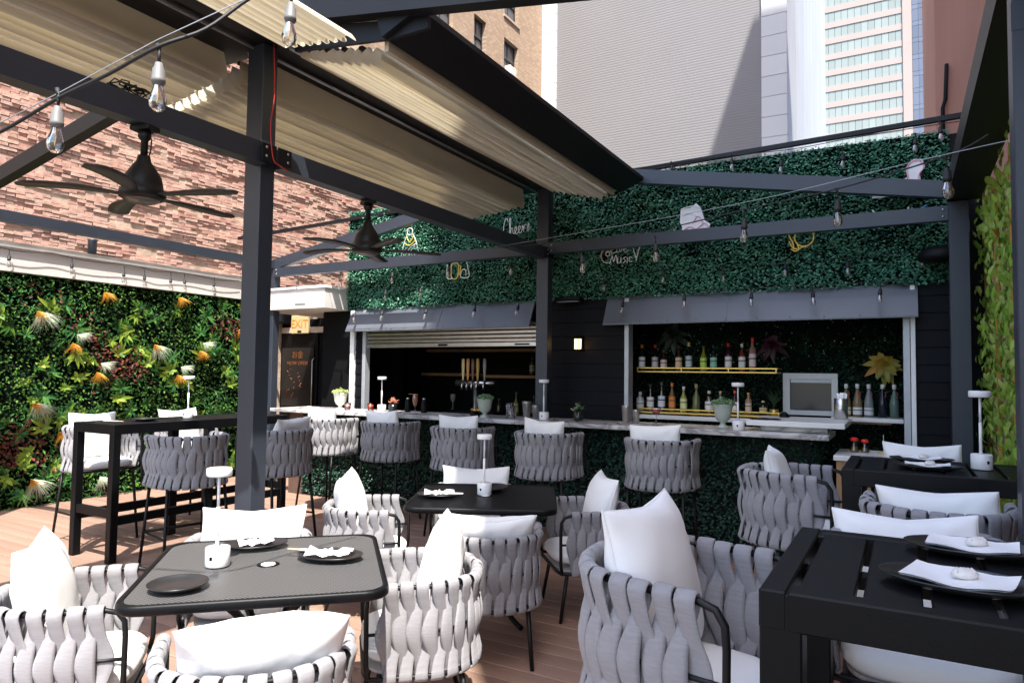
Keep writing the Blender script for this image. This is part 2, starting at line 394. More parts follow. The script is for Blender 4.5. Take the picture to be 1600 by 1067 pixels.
# grass tufts
TO = M('orange_grass_blade', (.75, .40, .06), .6, 0, .25, 20, trans=.35)
TW = M('pale_grass_blade', (.62, .66, .52), .6, 0, .12, 20, trans=.35)
def tuft_mesh(n, L, seed, ang0, ang1):
    rr = random.Random(seed); m = MB()
    for i in range(n):
        a = rr.uniform(ang0, ang1); out = rr.uniform(.25, .9); l = L*rr.uniform(.35, 1)
        sy, cz = math.sin(a), math.cos(a); pts = []; w = .0045
        for k in range(5):
            t = k/4; x = .03+out*.13*math.sin(t*2.2); yv = l*t*sy; zv = l*(t*cz-.28*t*t*abs(sy)); ww = w*.62*(1-.85*t)
            pts += [(x, yv-ww*cz, zv+ww*sy), (x+.001, yv+ww*cz, zv-ww*sy)]
        m.add(pts, [(2*k, 2*k+1, 2*k+3, 2*k+2) for k in range(4)])
    return m
tufts = [(4.91, 2.47, 'o', 'orange grass tuft just under the white fascia, leftmost of the top pair'), (5.92, 2.51, 'o', 'orange grass tuft just under the white fascia, right one of the top pair'),
 (4.18, 2.12, 'ow', 'large white and orange grass tuft at upper left of the green wall'), (4.58, 1.86, 'wo', 'orange tuft with white crest on the left of the green wall'),
 (5.60, 1.80, 'ow', 'white tuft with yellow crown in the middle of the green wall'), (6.29, 1.83, 'wo', 'orange tuft with white crest on the right of the green wall'),
 (6.91, 2.13, 'o', 'small yellow tuft on the green wall beside the grey post'), (4.88, 1.52, 'wo', 'orange tuft with white crest above the first white pillow'),
 (5.96, 1.49, 'wo', 'orange tuft with white crest behind the lamp on the high table'), (4.18, 1.08, 'ow', 'white and yellow tuft low on the left of the green wall'),
 (4.19, .22, 'ow', 'white and yellow tuft at the foot of the green wall, far left'), (4.95, .2, 'w', 'pale white tuft at the foot of the green wall beneath the stool'), (4.45, .78, 'o', 'orange tuft half hidden behind the first white pillow')]
tmO = [tuft_mesh(110, .17, 20+s, math.pi-1.05, math.pi+1.05).mesh('orange_blades', TO) for s in range(3)]; tmW = [tuft_mesh(110, .21, 40+s, math.pi-1.45, math.pi+.8).mesh('pale_blades', TW) for s in range(3)]
for i, (yv, zv, k, lab) in enumerate(tufts):
    t = thing('grass_tuft', lab, 'plant', (-8.64, yv, zv), 0, 'grass tufts on the green wall')
    if k == 'o': obj('orange_blades', tmO[i % 3], t, (0, 0, .05), (.3, 0, 0))
    elif k == 'w': obj('pale_blades', tmW[i % 3], t, (0, 0, .05), (0, 0, 0))
    elif k == 'ow':
        obj('orange_blades', tmO[i % 3], t, (.03, -.03, .10), (.1, 0, 0)).scale = (1, .7, .8); obj('pale_blades', tmW[i % 3], t, (0, 0, .09), (.1, 0, 0)).scale = (1, 1.2, 1.25)
    else:
        obj('orange_blades', tmO[i % 3], t, (.02, -.03, .01), (-.05, 0, 0)); obj('pale_blades', tmW[i % 3], t, (0, .03, .12), (.55, 0, 0)).scale = (1, .8, .75)

# ================================================================== PERGOLA
XL, XM, XR = -7.84, -3.49, .42; Y1, Y2, Y0 = 2.99, 6.87, -.9
pg = thing('pergola', 'anthracite metal gabled pergola frame standing over the deck', 'pergola')
def post(x, yv, z1, wx=.145, wy=.115): 
    o = MB().bevbox(x-wx/2, x+wx/2, yv-wy/2, yv+wy/2, 0, z1, .004).build('post', ANTH, pg); 
    MB().bevbox(x-.11, x+.11, yv-.1, yv+.1, .001, .012, .003).build('base_plate', ANTHD, o); return o
for yv in (Y0, Y1, Y2): post(XM-(.08 if yv == Y1 else 0), yv, 3.648)
for yv in (Y0, Y1, Y2): post(XL, yv, 3.02); post(XR, yv, 3.07)
def beam(a, b, wd, h, name='beam', mat=None): return MB().bar(a, b, wd, h).build(name, mat or ANTH, pg)
for ya, yb in ((Y0, Y1-.06), (Y1+.06, Y2-.06)):
    beam((XM, ya, 2.925), (XM, yb, 2.925), .10, .13, 'middle_beam')
    xw = .50 if ya < 0 else .30
    MB().box(XM-xw, XM+.2, ya, yb+.12, 3.652, 3.752).build('ridge_beam', ANTHD, pg)
    beam((XL, ya, 3.09), (XL, yb+.12, 3.09), .12, .11, 'eave_beam')
    g = beam((XR+.04, ya, 3.17), (XR+.04, yb+.06, 3.17), .24, .18, 'gutter', ANTHD)
for xa, xb in ((XL+.073, XM-.073), (XM+.073, XR-.073)):
    o = beam((xa, Y2-.02, 2.975), (xb, Y2-.02, 2.975), .08, .125, 'tie_beam')
    for xe in (xa+.04, xb-.04):
        for dz in (-.03, .03): MB().lathe([(.0, .0), (.009, .001), (.009, .004), (.0, .006)], 8).build('bolt', STEEL, o).matrix_local = Matrix.Translation((xe, Y2-.0605, 2.975+dz)) @ Matrix.Rotation(R(90), 4, 'X')
for yv in (Y1, Y2):
    for xe, ze in ((XL, 3.06), (XR, 3.14)):
        beam((XM, yv, 3.835), (xe, yv, ze+.02), .09, .125, 'rafter', ANTHD if yv == Y1 else ANTH)  # near rafters get the darker metal: their shade is put into the colour
        o = beam((XM, yv, 3.775+.135), (xe, yv, ze+.095), .05, .02, 'track')
for (x, yv) in ((XM, Y1), (XM, Y2)):
    for sg_ in (-1, 1):
        o = MB().bevbox(x+.0735, x+.0785, yv+sg_*.06-.055, yv+sg_*.06+.055, 2.87, 2.98, .001).build('bracket', ANTHD, pg)
        for dz in (-.025, .03): MB().lathe([(.0, 0), (.009, .001), (.009, .005), (0, .007)], 8).build('bolt', STEEL, o).matrix_local = Matrix.Translation((x+.0785, yv+sg_*.085, 2.925+dz)) @ Matrix.Rotation(R(90), 4, 'Y')
for xx, yy_ in ((XR, Y2), (XL, Y2), (XR, Y1)):
    o = MB().bevbox(xx-.0745, xx+.0745, yy_-.0595, yy_-.0578, 2.80, 2.90, .0005).build('splice_plate', ANTH, pg)
# string-light hanger rail along the roof edge
MB().bar((-8.98, 7.16, 3.625), (.75, 7.16, 3.91), .045, .045).build('hedge_rail', ANTHD, pg)
# lengthways awning guide tracks
for sx in (-1, 1):
    for ya, yb in ((Y0, Y1-.06), (Y1+.06, Y2-.06)):
        MB().tube([(XM+sx*.10, ya, 3.632), (XM+sx*.10, yb, 3.632)], .011, 8).build('awning_rod', GREYMETAL, pg)

# folded awnings
def awning(name, label, sgn, ya, yb, x_in, x_out, n, front, z0=3.45, slp=.16):
    t = thing('retractable_awning', label, 'awning', (XM, ya, 0), 0, 'folded cream awnings under the pergola ridge')
    L = yb-ya; sec = []
    pitch = (x_out-x_in)/n
    for i in range(n):
        x = x_in+pitch*i; zt = 3.66-.19*abs(x); zb = z0-slp*(x-x_in)
        if i == 0: sec += [(x, 3.655), (x+pitch*.02, zt-.03), (x-pitch*.10, zb+(zt-zb)*.3)]
        sec += [(x-pitch*.02, zb+.012), (x+pitch*.10, zb), (x+pitch*.28, zb+.012), (x+pitch*.55, zb+(zt-zb)*.5), (x+pitch*.8, zt-.012), (x+pitch*.92, zb+(zt-zb)*.45), (x+pitch*.97, zb+(zt-zb)*.2)]
    ny = 14; v = []; rr = random.Random(hash(label) % 1000)
    ph = [rr.uniform(0, 6) for _ in sec]
    for k in range(ny+1):
        yy = L*k/ny
        for i, (x, z) in enumerate(sec):
            low = max(0, 3.6-z)
            v.append((sgn*(x+.010*math.sin(k*.9+ph[i])*low*4), yy+(.03*math.sin(i*.9) if k in (0, ny) else 0), z+.004*math.sin(k*.7+ph[i])))
    ns = len(sec); f = [(k*ns+i, k*ns+i+1, k*ns+ns+i+1, k*ns+ns+i) for k in range(ny) for i in range(ns-1)]
    m = MB(); m.add(v, f, True); m.build('pleated_fabric', CREAM, t)
    zc = 3.66-.19*x_out
    if front:
        m = MB(); m.extrude([(sgn*(x_out+.10), 3.50), (sgn*(x_out+.36), 3.605), (sgn*(x_out+.36), 3.64), (sgn*(x_out+.02), 3.71)], 'y', -.09, L+.1); m.build('front_rail', ANTHD, t)
        m = MB(); m.box(min(sgn*(x_out+.045), sgn*(x_out+.075)), max(sgn*(x_out+.045), sgn*(x_out+.075)), 0, L, 3.46, 3.60); m.build('valance_strip', CREAM, t)
    if front: MB().extrude([(.15, 3.60), (.15, 3.75), (1.2, 3.565), (1.2, 3.50), (.92, 3.50)], 'y', -.05, -.025).build('end_plate', ANTHD, t)
    for i in range(1, n, 2):
        x = x_in+pitch*i
        MB().bar((sgn*x, 0, 3.655-.19*x), (sgn*x, L, 3.655-.19*x), .03, .02).build('carrier_bar', ANTHD, t)
    return t
awning('a', 'cream pleated awning folded left of the ridge, hanging over the near left deck', -1, Y0, Y1-.08, .36, 1.15, 10, False, 3.47, .14)
awning('b', 'cream pleated awning folded left of the ridge, reaching towards the bar', -1, Y1-.01, Y2-.13, .22, 1.05, 10, False, 3.44, .10)
awning('c', 'short cream pleated awning right of the ridge at the top of the picture', 1, Y0, Y1-.08, .22, .76, 8, False, 3.545, .16)
awning('d', 'cream pleated awning with black front rail right of the ridge, towards the bar', 1, Y1+.1, Y2-.13, .16, .80, 9, True, 3.57, .27)

# loose black cable coil on the beam
m = MB()
pts = []
for i in range(60):
    a = i*.55; pts.append((XM+.02+.05*math.sin(a*1.3), 2.07+.11*math.cos(a)*(.6+.4*math.sin(i)), 3.0+.025*abs(math.sin(a*2.1))+.02*(i % 5)/5))
m.tube(pts, .004, 5); tag(m.build('cable_coil', CABLE), 'tangled black cable coiled on top of the beam above the fan', 'cable')
m = MB(); m.tube(smooth_path([(XM+.075, 2.94, 3.62), (XM+.082, 2.95, 3.3), (XM+.078, 2.93, 3.1), (XM+.085, 2.95, 2.9), (XM+.09, 3.0, 2.86), (XM+.1, 3.06, 2.84)], 5), .004, 5)
tag(m.build('red_wire', M('red_wire', (.5, .03, .03), .5)), 'thin red wire running down the near pergola post', 'wire')

# ceiling fans
FANM = M('matt_black_fan', (.008, .008, .008), .45, 0, .1, 20, spec=.3); BLADE = M('dark_walnut_blade', (.02, .017, .014), .42, 0, .2, 4, stretch=(1, 8, 1))
def blade_mesh():
    m = MB(); n = 12; top = []; bot = []
    for k in range(n+1):
        t = k/n; r = .085+.475*t; wd = .018+.036*math.sin(min(1, t*1.15)*math.pi*.60); 
        if t > .9: wd *= math.sqrt(max(.05, 1-((t-.9)/.1)**2*.9))
        sk = .03*math.sin(t*2.5); zc = .015*math.sin(t*3)
        for c in (-1, 0, 1):
            zt = zc+c*wd*.28
            top.append((r, sk+c*wd, zt+.004)); bot.append((r, sk+c*wd, zt-.004))
    v = top+bot; o = len(top); f = []
    for k in range(n):
        for c in range(2): a = k*3+c; f += [(a, a+3, a+4, a+1), (o+a, o+a+1, o+a+4, o+a+3)]
        f += [(k*3, o+k*3, o+k*3+3, k*3+3), (k*3+2, k*3+5, o+k*3+5, o+k*3+2)]
    f += [(n*3, o+n*3, o+n*3+1, n*3+1), (n*3+1, o+n*3+1, o+n*3+2, n*3+2)]
    m.add(v, f, True); return m.mesh('blade', BLADE)
BM = blade_mesh()
def fan(yv, rz, label):
    t = thing('ceiling_fan', label, 'fan', (XM, yv, 2.86), rz, 'ceiling fans under the middle beam')
    MB().bevbox(-.06, .06, -.045, .045, -.028, -.002, .004).build('mounting_plate', ANTHD, t)
    m = MB(); m.lathe([(.0, -.02), (.03, -.03), (.034, -.06), (.022, -.075), (.018, -.08), (.018, -.17), (.0, -.17)], 14); m.build('downrod', FANM, t)
    m = MB(); m.lathe([(.018, -.155), (.03, -.16), (.036, -.19), (.06, -.225), (.088, -.27), (.097, -.31), (.10, -.335), (.11, -.345), (.115, -.365), (.112, -.385), (.095, -.395), (.0, -.40)], 28); m.build('motor_housing', FANM, t)
    m = MB(); m.lathe([(.0, -.408), (.07, -.407), (.082, -.398), (.085, -.392)], 24); m.build('light_cover', M('smoked_light_cover', (.10, .09, .08), .3), t)
    m = MB(); m.tube([(.02, 0, -.02), (.045, 0, -.08), (.03, .01, -.14), (.025, 0, -.18)], .004, 5); m.build('supply_cable', CABLE, t)
    for k in range(5):
        o = obj('blade', BM, t, (0, 0, -.372), (R(-15), 0, R(72*k)))
    return t
fan(2.17, R(15), 'black five-blade ceiling fan nearest the camera, in front of the brick wall')
fan(3.93, R(-28), 'black five-blade ceiling fan further back, in front of the bar hedge')

# ================================================================== BAR BUILDING
YF = 7.22
fac = thing('bar_building', 'black clapboard bar building with two serving hatches', 'building', (0, YF, 0))
def siding(x0, x1, z0, z1, parent=fac):
    h = .155; z = z0
    while z < z1-.01:
        zz = min(z+h, z1)
        m = MB(); m.extrude([(0, 0), (-.022, 0), (-.010, zz-z-.006), (0, zz-z-.006)], 'x', 0, x1-x0)
        o = m.build('siding_board', SIDING, parent); o.location = (x0, 0, z); z += h
    MB().box(x0, x1, .002, .05, z0, z1).build('wall', BLACK, parent)
siding(-6.56, -6.42, .0, 2.42); siding(-3.74, -2.66, .0, 2.42); siding(.10, .62, .0, 2.42)
siding(-6.42, -3.74, .0, 1.06); siding(-2.66, .10, .0, .80)
MB().box(-6.74, .62, .0, .9, 2.42, 3.77).build('upper_wall', BLACK, fac)
MB().box(.37, .62, -.02, 2., 0, 3.77).build('corner_wall', SIDING, fac).location = (.0, .03, 0)
def jamb(x0, x1, z0, z1, mat, y0=-.05, y1=.05): return MB().bevbox(x0, x1, y0, y1, z0, z1, .003).build('jamb', mat, fac)
jamb(-6.64, -6.565, 0, 2.42, WHITEP); jamb(-6.415, -6.36, 1.06, 2.42, GREYMETAL)
jamb(-2.655, -2.605, .8, 2.42, GREYMETAL, -.05, .09); jamb(.0, .055, .8, 2.42, GREYMETAL, -.03, .09); jamb(.06, .098, .8, 2.42, WHITEP)
m = MB()
HOODL = M('hood_sheet_metal', (.11, .122, .142), .42, .1, .12, 2, .04, 10)
def hood(x0, x1, seams):
    h = MB(); h.extrude([(-.02, 2.44), (-.17, 2.135), (-.17, 2.12), (-.158, 2.12), (-.0, 2.42)], 'x', x0, x1)
    o = h.build('hood', HOODL, fac)
    for s in seams: 
        MB().bar((s, -.024, 2.436), (s, -.1725, 2.134), .02, .006).build('seam', HOODL, o)
    for k in range(int((x1-x0)/.3)):
        q = MB(); q.lathe([(.006, 0), (.005, .003), (0, .004)], 6); b = q.build('rivet', ANTHD, o); b.location = (x0+.12+.3*k, -.166, 2.15); b.rotation_euler = (R(55), 0, 0)
    return o
hood(-6.62, -3.78, [-5.1]); hood(-2.86, .12, [-1.55])
# roller shutter
rs = MB(); 
for k in range(5):
    z0 = 1.96+.05*k
    o = MB().extrude([(.015, z0), (-.008, z0+.008), (-.010, z0+.034), (.015, z0+.047)], 'x', -6.355, -3.745).build('shutter_slat', STEEL, fac)
o = MB().bevbox(-6.355, -3.745, -.016, .02, 1.905, 1.957, .004).build('shutter_bottom_rail', STEEL, fac)
MB().bevbox(-5.17, -5.03, -.03, -.0165, 1.918, 1.944, .004).build('handle', BLACK, o)
MB().bevbox(-4.05, -3.85, -.026, -.0165, 1.92, 1.94, .003).build('lock_bar', ANTHD, o)
# interior of hatch one
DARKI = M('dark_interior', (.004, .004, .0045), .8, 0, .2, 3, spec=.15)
m = MB(); m.box(-6.7, -3.4, 2.35, 2.4, 0, 2.5); m.box(-7.25, -7.2, .10, 2.35, 0, 2.5); m.box(-3.45, -3.4, .06, 2.35, 0, 2.5); m.box(-7.25, -3.4, .06, 2.4, 2.5, 2.55); m.box(-7.25, -6.7, 2.35, 2.4, 0, 2.5); m.box(-7.25, -6.66, .06, .1, 0, 2.5)
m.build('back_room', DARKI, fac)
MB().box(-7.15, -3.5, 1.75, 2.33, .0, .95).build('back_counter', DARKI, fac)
for z, x0, x1 in ((1.53, -7.0, -5.9), (1.51, -5.75, -4.0), (1.92, -6.9, -4.0)):
    MB().bevbox(x0, x1, 2.05, 2.34, z, z+.045, .004).build('shelf', WOOD, fac)
# interior of hatch two : hedge back wall
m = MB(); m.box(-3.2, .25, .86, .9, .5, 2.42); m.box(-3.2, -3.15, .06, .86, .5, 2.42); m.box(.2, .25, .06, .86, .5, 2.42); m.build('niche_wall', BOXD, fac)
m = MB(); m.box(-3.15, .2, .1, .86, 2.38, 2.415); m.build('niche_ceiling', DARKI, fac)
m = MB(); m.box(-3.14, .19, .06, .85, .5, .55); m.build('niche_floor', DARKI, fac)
MB().bevbox(-2.60, -1.16, .17, .55, 1.10, 1.145, .004).build('back_shelf', QUARTZ, fac)
MB().bevbox(-.62, -.002, .2, .56, 1.155, 1.195, .004).build('back_shelf', QUARTZ, fac)
MB().bevbox(-.6, -.1, .24, .54, 1.135, 1.153, .003).build('shelf_bracket', WOOD, fac)
for z, x1 in ((1.615, -1.12), (1.165, -1.10)):
    o = MB().bevbox(-2.60, x1, .22, .52, z-.004, z+.012, .003).build('gold_shelf', GOLD, fac)
    m = MB(); m.bar((-2.60, .215, z+.045), (x1, .215, z+.045), .012, .012); m.bar((x1, .215, z+.045), (x1, .52, z+.045), .012, .012)
    for x in (-2.594, -2.1, -1.6, x1-.006): m.bar((x, .215, z+.012), (x, .215, z+.04), .010, .010)
    m.build('rail', GOLD, o)
# hatch window
wn = MB(); wx0, wx1, wz0, wz1 = -1.14, -.60, 1.175, 1.62
wn.box(wx0, wx1, .76, .81, wz1-.06, wz1); wn.box(wx0, wx0+.07, .761, .81, wz0+.05, wz1-.06); wn.box(wx1-.06, wx1, .761, .81, wz0+.05, wz1-.06); wn.box(wx0, wx1, .76, .81, wz0, wz0+.05)
o = wn.build('service_window', WHITEP, fac)
MB().box(wx0+.075, wx1-.065, .778, .785, wz1-.10, wz1-.06).build('blind_box', GREYMETAL, o)
MB().box(wx0+.072, wx1-.062, .788, .796, wz0+.052, wz1-.062).build('pane', M('dark_window_pane', (.055, .06, .07), .12), o)

# hedges
def hedge_cloud(x0, x1, z0, z1, n, size, yfront, thick=.06):
    pos = np.stack([rng.uniform(x0, x1, n), yfront-np.abs(rng.normal(0, thick*.35, n))-.006*np.sin(rng.uniform(0, 6, n)), rng.uniform(z0, z1, n)], 1)
    pos[:, 1] -= .025*np.sin(pos[:, 0]*7.1+pos[:, 2]*3)*np.sin(pos[:, 2]*8.3)
    return leaf_cloud(pos, np.tile(np.array([0, -1., 1.05]), (n, 1)), rng.uniform(size*.55, size*1.3, n), .66, .22, rnd=.38)
hg = thing('boxwood_hedge_panel', 'dark green artificial boxwood hedge panel above the bar hatches', 'hedge', (0, 7.2, 0))
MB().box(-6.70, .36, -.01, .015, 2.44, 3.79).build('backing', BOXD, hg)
tag(obj('foliage', cloud_mesh('foliage', [hedge_cloud(-6.72, .38, 2.42, 3.80, 52000, .029, -.02, .045)], BOX), hg), kind='stuff')
hb = thing('niche_hedge', 'dim boxwood backdrop behind the bottle shelves', 'hedge', (0, 8.07, 0))
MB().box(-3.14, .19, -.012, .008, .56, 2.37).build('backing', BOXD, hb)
nh = hedge_cloud(-3.14, .19, .58, 2.37, 15000, .028, -.015, .04)
kv = nh[0].reshape(-1, 4, 3); cx_, cz_ = kv[:, :, 0].mean(1), kv[:, :, 2].mean(1); keep = ~((cx_ > -1.13) & (cx_ < -.61) & (cz_ > 1.15) & (cz_ < 1.61)); kv = kv[keep].reshape(-1, 3); q_ = np.arange(len(kv)//4)*4; nh = (kv, np.concatenate([np.stack([q_, q_+1, q_+2], 1), np.stack([q_, q_+2, q_+3], 1)]))
tag(obj('foliage', cloud_mesh('foliage', [nh], MATS['shaded_boxwood_leaf']), hb), kind='stuff')

# bar counter
bar = thing('bar_counter', 'long marble-topped bar counter clad in boxwood', 'bar counter', (0, 6.15, 0))
MB().bevbox(-7.02, -.53, 0, .63, 1.062, 1.105, .004).build('marble_top', MARBLE, bar)
MB().box(-6.72, -.70, .33, .62, 0, 1.06).build('base', BLACK, bar)
MB().box(-6.98, -6.74, .30, .62, 0, 1.058).build('end_panel', M('brown_end_panel', (.10, .06, .045), .6, 0, .2, 6), bar)
MB().bevbox(-1.10, -.56, .22, .90, 1.107, 1.152, .003).build('raised_shelf_front', MARBLE, bar)
MB().bevbox(-1.20, -.42, .12, 1.0, 1.154, 1.198, .004).build('raised_shelf', QUARTZ, bar)
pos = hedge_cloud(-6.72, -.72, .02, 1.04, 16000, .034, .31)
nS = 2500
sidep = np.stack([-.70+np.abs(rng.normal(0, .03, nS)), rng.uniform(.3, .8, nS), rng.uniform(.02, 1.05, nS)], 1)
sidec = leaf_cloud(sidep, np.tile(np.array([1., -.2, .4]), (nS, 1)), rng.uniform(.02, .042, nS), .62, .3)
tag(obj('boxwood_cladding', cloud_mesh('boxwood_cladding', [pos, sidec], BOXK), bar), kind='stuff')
cab = thing('side_cabinet', 'low wooden cabinet with white top beside the bar end', 'cabinet', (-.5, 6.15, 0))
MB().bevbox(0, .6, 0, .65, .91, .95, .004).build('top', QUARTZ, cab)
m = MB(); m.box(.02, .06, .02, .06, 0, .908); m.box(.54, .58, .02, .06, 0, .908); m.box(.06, .54, .025, .055, .85, .908); m.build('frame', WOOD, cab)
for k in range(9): MB().box(.062, .538, .028, .05, .03+.09*k, .03+.09*k+.075).build('slat', WOOD, cab)

# recess with exit sign at the left of the bar
rc = thing('entrance_recess', 'dark entrance recess between the green wall and the bar', 'doorway', (-7.7, 8.2, 0))
m = MB(); m.box(-1.5, 1.1, .0, .1, 0, 2.6); m.box(.42, .447, -.9, -.002, 0, 2.42); m.build('wall', DARKI, rc)
o = MB().bevbox(-1.39, -.55, -.04, -.002, 0, 2.2, .004).build('door', BLACK, rc)
MB().tube([(-.61, -.042, .9), (-.61, -.09, .95), (-.61, -.09, 1.75), (-.61, -.042, 1.8)], .009, 8).build('pull_handle', STEEL, o)
MB().bevbox(-1.39, -.42, -.04, -.002, 2.205, 2.30, .004).build('lintel', M('tan_lintel', (.5, .42, .34), .6), rc)
cn = thing('canopy_box', 'white boxed canopy above the entrance, with peeling paint', 'canopy', (-7.65, 7.0, 0))
MB().bevbox(-.45, .9, -.22, 1.2, 2.43, 2.70, .005).build('box', FASC, cn)
MB().bevbox(-.46, .92, -.24, 1.21, 2.70, 2.735, .004).build('cap', WHITEP, cn)
MB().bevbox(.35, .55, -.232, -.222, 2.50, 2.62, .003).build('vent_cover', WHITEP, cn)
# exit sign
ex = thing('exit_sign', 'beige exit sign with orange letters over the entrance', 'sign', (-8.59, 8.13, 2.19))
EXB = M('beige_sign', (.55, .42, .22), .5); EXO = M('orange_letters', (.85, .25, .02), .5, emit=((1, .35, .05), .03))
MB().bevbox(-.19, .19, -.05, 0, .0, .30, .008).build('housing', EXB, ex)
MB().bevbox(-.04, .05, -.056, -.051, .02, .05, .002).build('badge', ANTHD, ex)
def text_mesh(s, size, mat, name, depth=.002):
    cu = bpy.data.curves.new(name, 'FONT'); cu.body = s; cu.size = size; cu.extrude = depth; cu.align_x = 'CENTER'
    tmp = bpy.data.objects.new(name, cu); C.objects.link(tmp)
    dg = bpy.context.evaluated_depsgraph_get(); me = bpy.data.meshes.new_from_object(tmp.evaluated_get(dg))
    bpy.data.objects.remove(tmp); me.materials.clear(); me.materials.append(mat); me.name = name; return me
obj('lettering', text_mesh('EXIT', .19, EXO, 'lettering'), ex, (0, -.053, .10), (R(90), 0, 0))
el = thing('emergency_light', 'white twin emergency light head beside the exit sign', 'lamp', (-8.28, 8.1, 2.48))
MB().bevbox(-.07, .07, -.06, .08, -.05, .07, .012).build('head', WHITEP, el).rotation_euler = (R(20), 0, R(25))
MB().lathe([(.0, -.002), (.045, 0), (.05, .02), (.04, .03)], 14).build('lens', GREYMETAL, el).matrix_local = Matrix.Translation((.01, -.07, .0)) @ Matrix.Rotation(R(100), 4, 'X')
sp = thing('wall_speaker', 'black box speaker hanging left of the exit sign', 'speaker', (-8.98, 8.08, 2.36))
MB().bevbox(-.14, .12, -.1, .08, 0, .24, .01).build('cabinet', BLACK, sp); MB().bevbox(-.12, .10, -.106, -.101, .02, .22, .004).build('grille', ANTHD, sp)
# poster on the door
ps = thing('door_poster', 'glowing black menu poster reading NOW OPEN on the entrance door', 'poster', (-8.68, 8.15, 1.1))
MB().box(-.36, .36, -.006, 0, -.1, .86).build('sheet', M('poster_black', (.01, .009, .009), .35), ps)
PO = M('poster_orange', (.16, .05, .01), .6, emit=((1, .35, .05), .015)); PP = M('poster_pink', (.15, .01, .03), .6, emit=((1, .05, .2), .01))
try: obj('kanji', text_mesh('お金', .13, PO, 'kanji', .001), ps, (0, -.008, .70), (R(90), 0, 0))
except Exception: pass
obj('lettering', text_mesh('NOW OPEN', .085, PO, 'lettering', .001), ps, (0, -.008, .58), (R(90), 0, 0))
pr = random.Random(4)
for k in range(16):
    mt = PO if k % 3 else PP; m = MB(); zz = .50-.03*k; xx = pr.uniform(-.24, .1)
    m.lathe([(.0, 0), (pr.uniform(.012, .028), .0), (pr.uniform(.008, .02), .003), (0, .004)], 7, (0, 0, 0), 1.4, .5)
    o = m.build('food_picture', mt, ps); o.matrix_local = Matrix.Translation((xx, -.007, zz)) @ Matrix.Rotation(R(90), 4, 'X') @ Matrix.Rotation(pr.uniform(0, 3), 4, 'Z')
# wall lantern
wl = thing('wall_lantern', 'small lit black wall lantern between the two hatches', 'lamp', (-3.18, 7.17, 1.85))
MB().bevbox(-.03, .03, -.0, .028, .0, .16, .004).build('back_plate', BLACK, wl)
m = MB(); m.lathe([(.055, .125), (.06, .13), (.03, .16), (.0, .165)], 6, (0, -.07, 0)); m.lathe([(.05, .0), (.052, .012), (.0, .013)], 6, (0, -.07, 0)); m.bar((0, -.02, .15), (0, -.07, .155), .012, .012)
for q in range(6): a = q*math.pi/3; m.bar((.05*math.cos(a), -.07+.05*math.sin(a), .01), (.05*math.cos(a), -.07+.05*math.sin(a), .126), .007, .007)
m.build('frame', BLACK, wl)
MB().lathe([(.04, .014), (.042, .124)], 6, (0, -.07, 0), cap=False).build('glass', M('warm_lantern_glass', (.8, .5, .2), .4, emit=((1, .55, .18), 2.2)), wl)
# ceiling speaker / heater at right
hs = thing('outdoor_heater', 'black dome fixture under the hedge beside the right post', 'heater', (.30, 7.0, 2.6))
MB().lathe([(.0, .12), (.09, .12), (.17, .08), (.19, .03), (.17, .0), (.0, -.01)], 20, (0, 0, 0), 1.0, .8).build('dome', BLACK, hs); MB().bar((0, .05, .05), (0, .19, .05), .04, .04).build('bracket', BLACK, hs)
hs2 = thing('outdoor_heater', 'slim black fixture under the hedge above the wall lantern', 'heater', (-3.28, 7.06, 2.40))
MB().bevbox(-.16, .16, -.05, .06, 0, .05, .01).build('body', BLACK, hs2); MB().bevbox(-.13, .13, -.04, .04, -.008, -.001, .003).build('light_strip', GREYMETAL, hs2)

# ================================================================== SIGNS ON THE HEDGE
YS = 7.06
def strokes(m, polys, s, r, n=5):
    for p in polys: m.tube(smooth_path([(x*s, 0, z*s) for x, z in p], n), r, 6)
    return m
NEW = M('white_neon_tube', (.85, .85, .82), .4); NEY = M('yellow_neon_tube', (.85, .62, .12), .4); NEP = M('pink_neon_tube', (.85, .35, .45), .4); NEB = M('blue_neon_tube', (.1, .4, .75), .4); NEO = M('orange_neon_tube', (.85, .35, .1), .4)
ACR = glass('acrylic_sheet', (.97, .98, .97), .995, .2)
sg = thing('neon_sign', 'white cursive Cheers neon sign beside the middle post', 'sign', (-3.95, YS, 3.22), 0, 'neon signs on the hedge'); sg.rotation_euler = (0, R(-8), 0)
cheers = [[(.10, .30), (.09, .36), (.05, .36), (.0, .25), (-.03, .10), (.0, .0), (.05, .01), (.10, .07)],
 [(.10, .07), (.15, .22), (.17, .34), (.15, .36), (.13, .25), (.12, .02)], [(.12, .02), (.15, .14), (.18, .15), (.19, .05), (.22, .03)],
 [(.22, .03), (.28, .12), (.26, .16), (.23, .10), (.25, .02), (.30, .04)], [(.30, .04), (.36, .12), (.34, .16), (.31, .10), (.33, .02), (.38, .04)],
 [(.38, .04), (.42, .15), (.42, .02)], [(.42, .06), (.46, .15), (.50, .14)], [(.50, .04), (.55, .17), (.55, .08), (.53, .02), (.49, .03)]]
strokes(MB(), [[(x-.28, z) for x, z in p] for p in cheers], .60, .0045).build('tube_lettering', NEW, sg)
sg = thing('neon_sign', 'white cursive Live Music neon sign with a record disc', 'sign', (-2.70, YS, 2.79), 0, 'neon signs on the hedge')
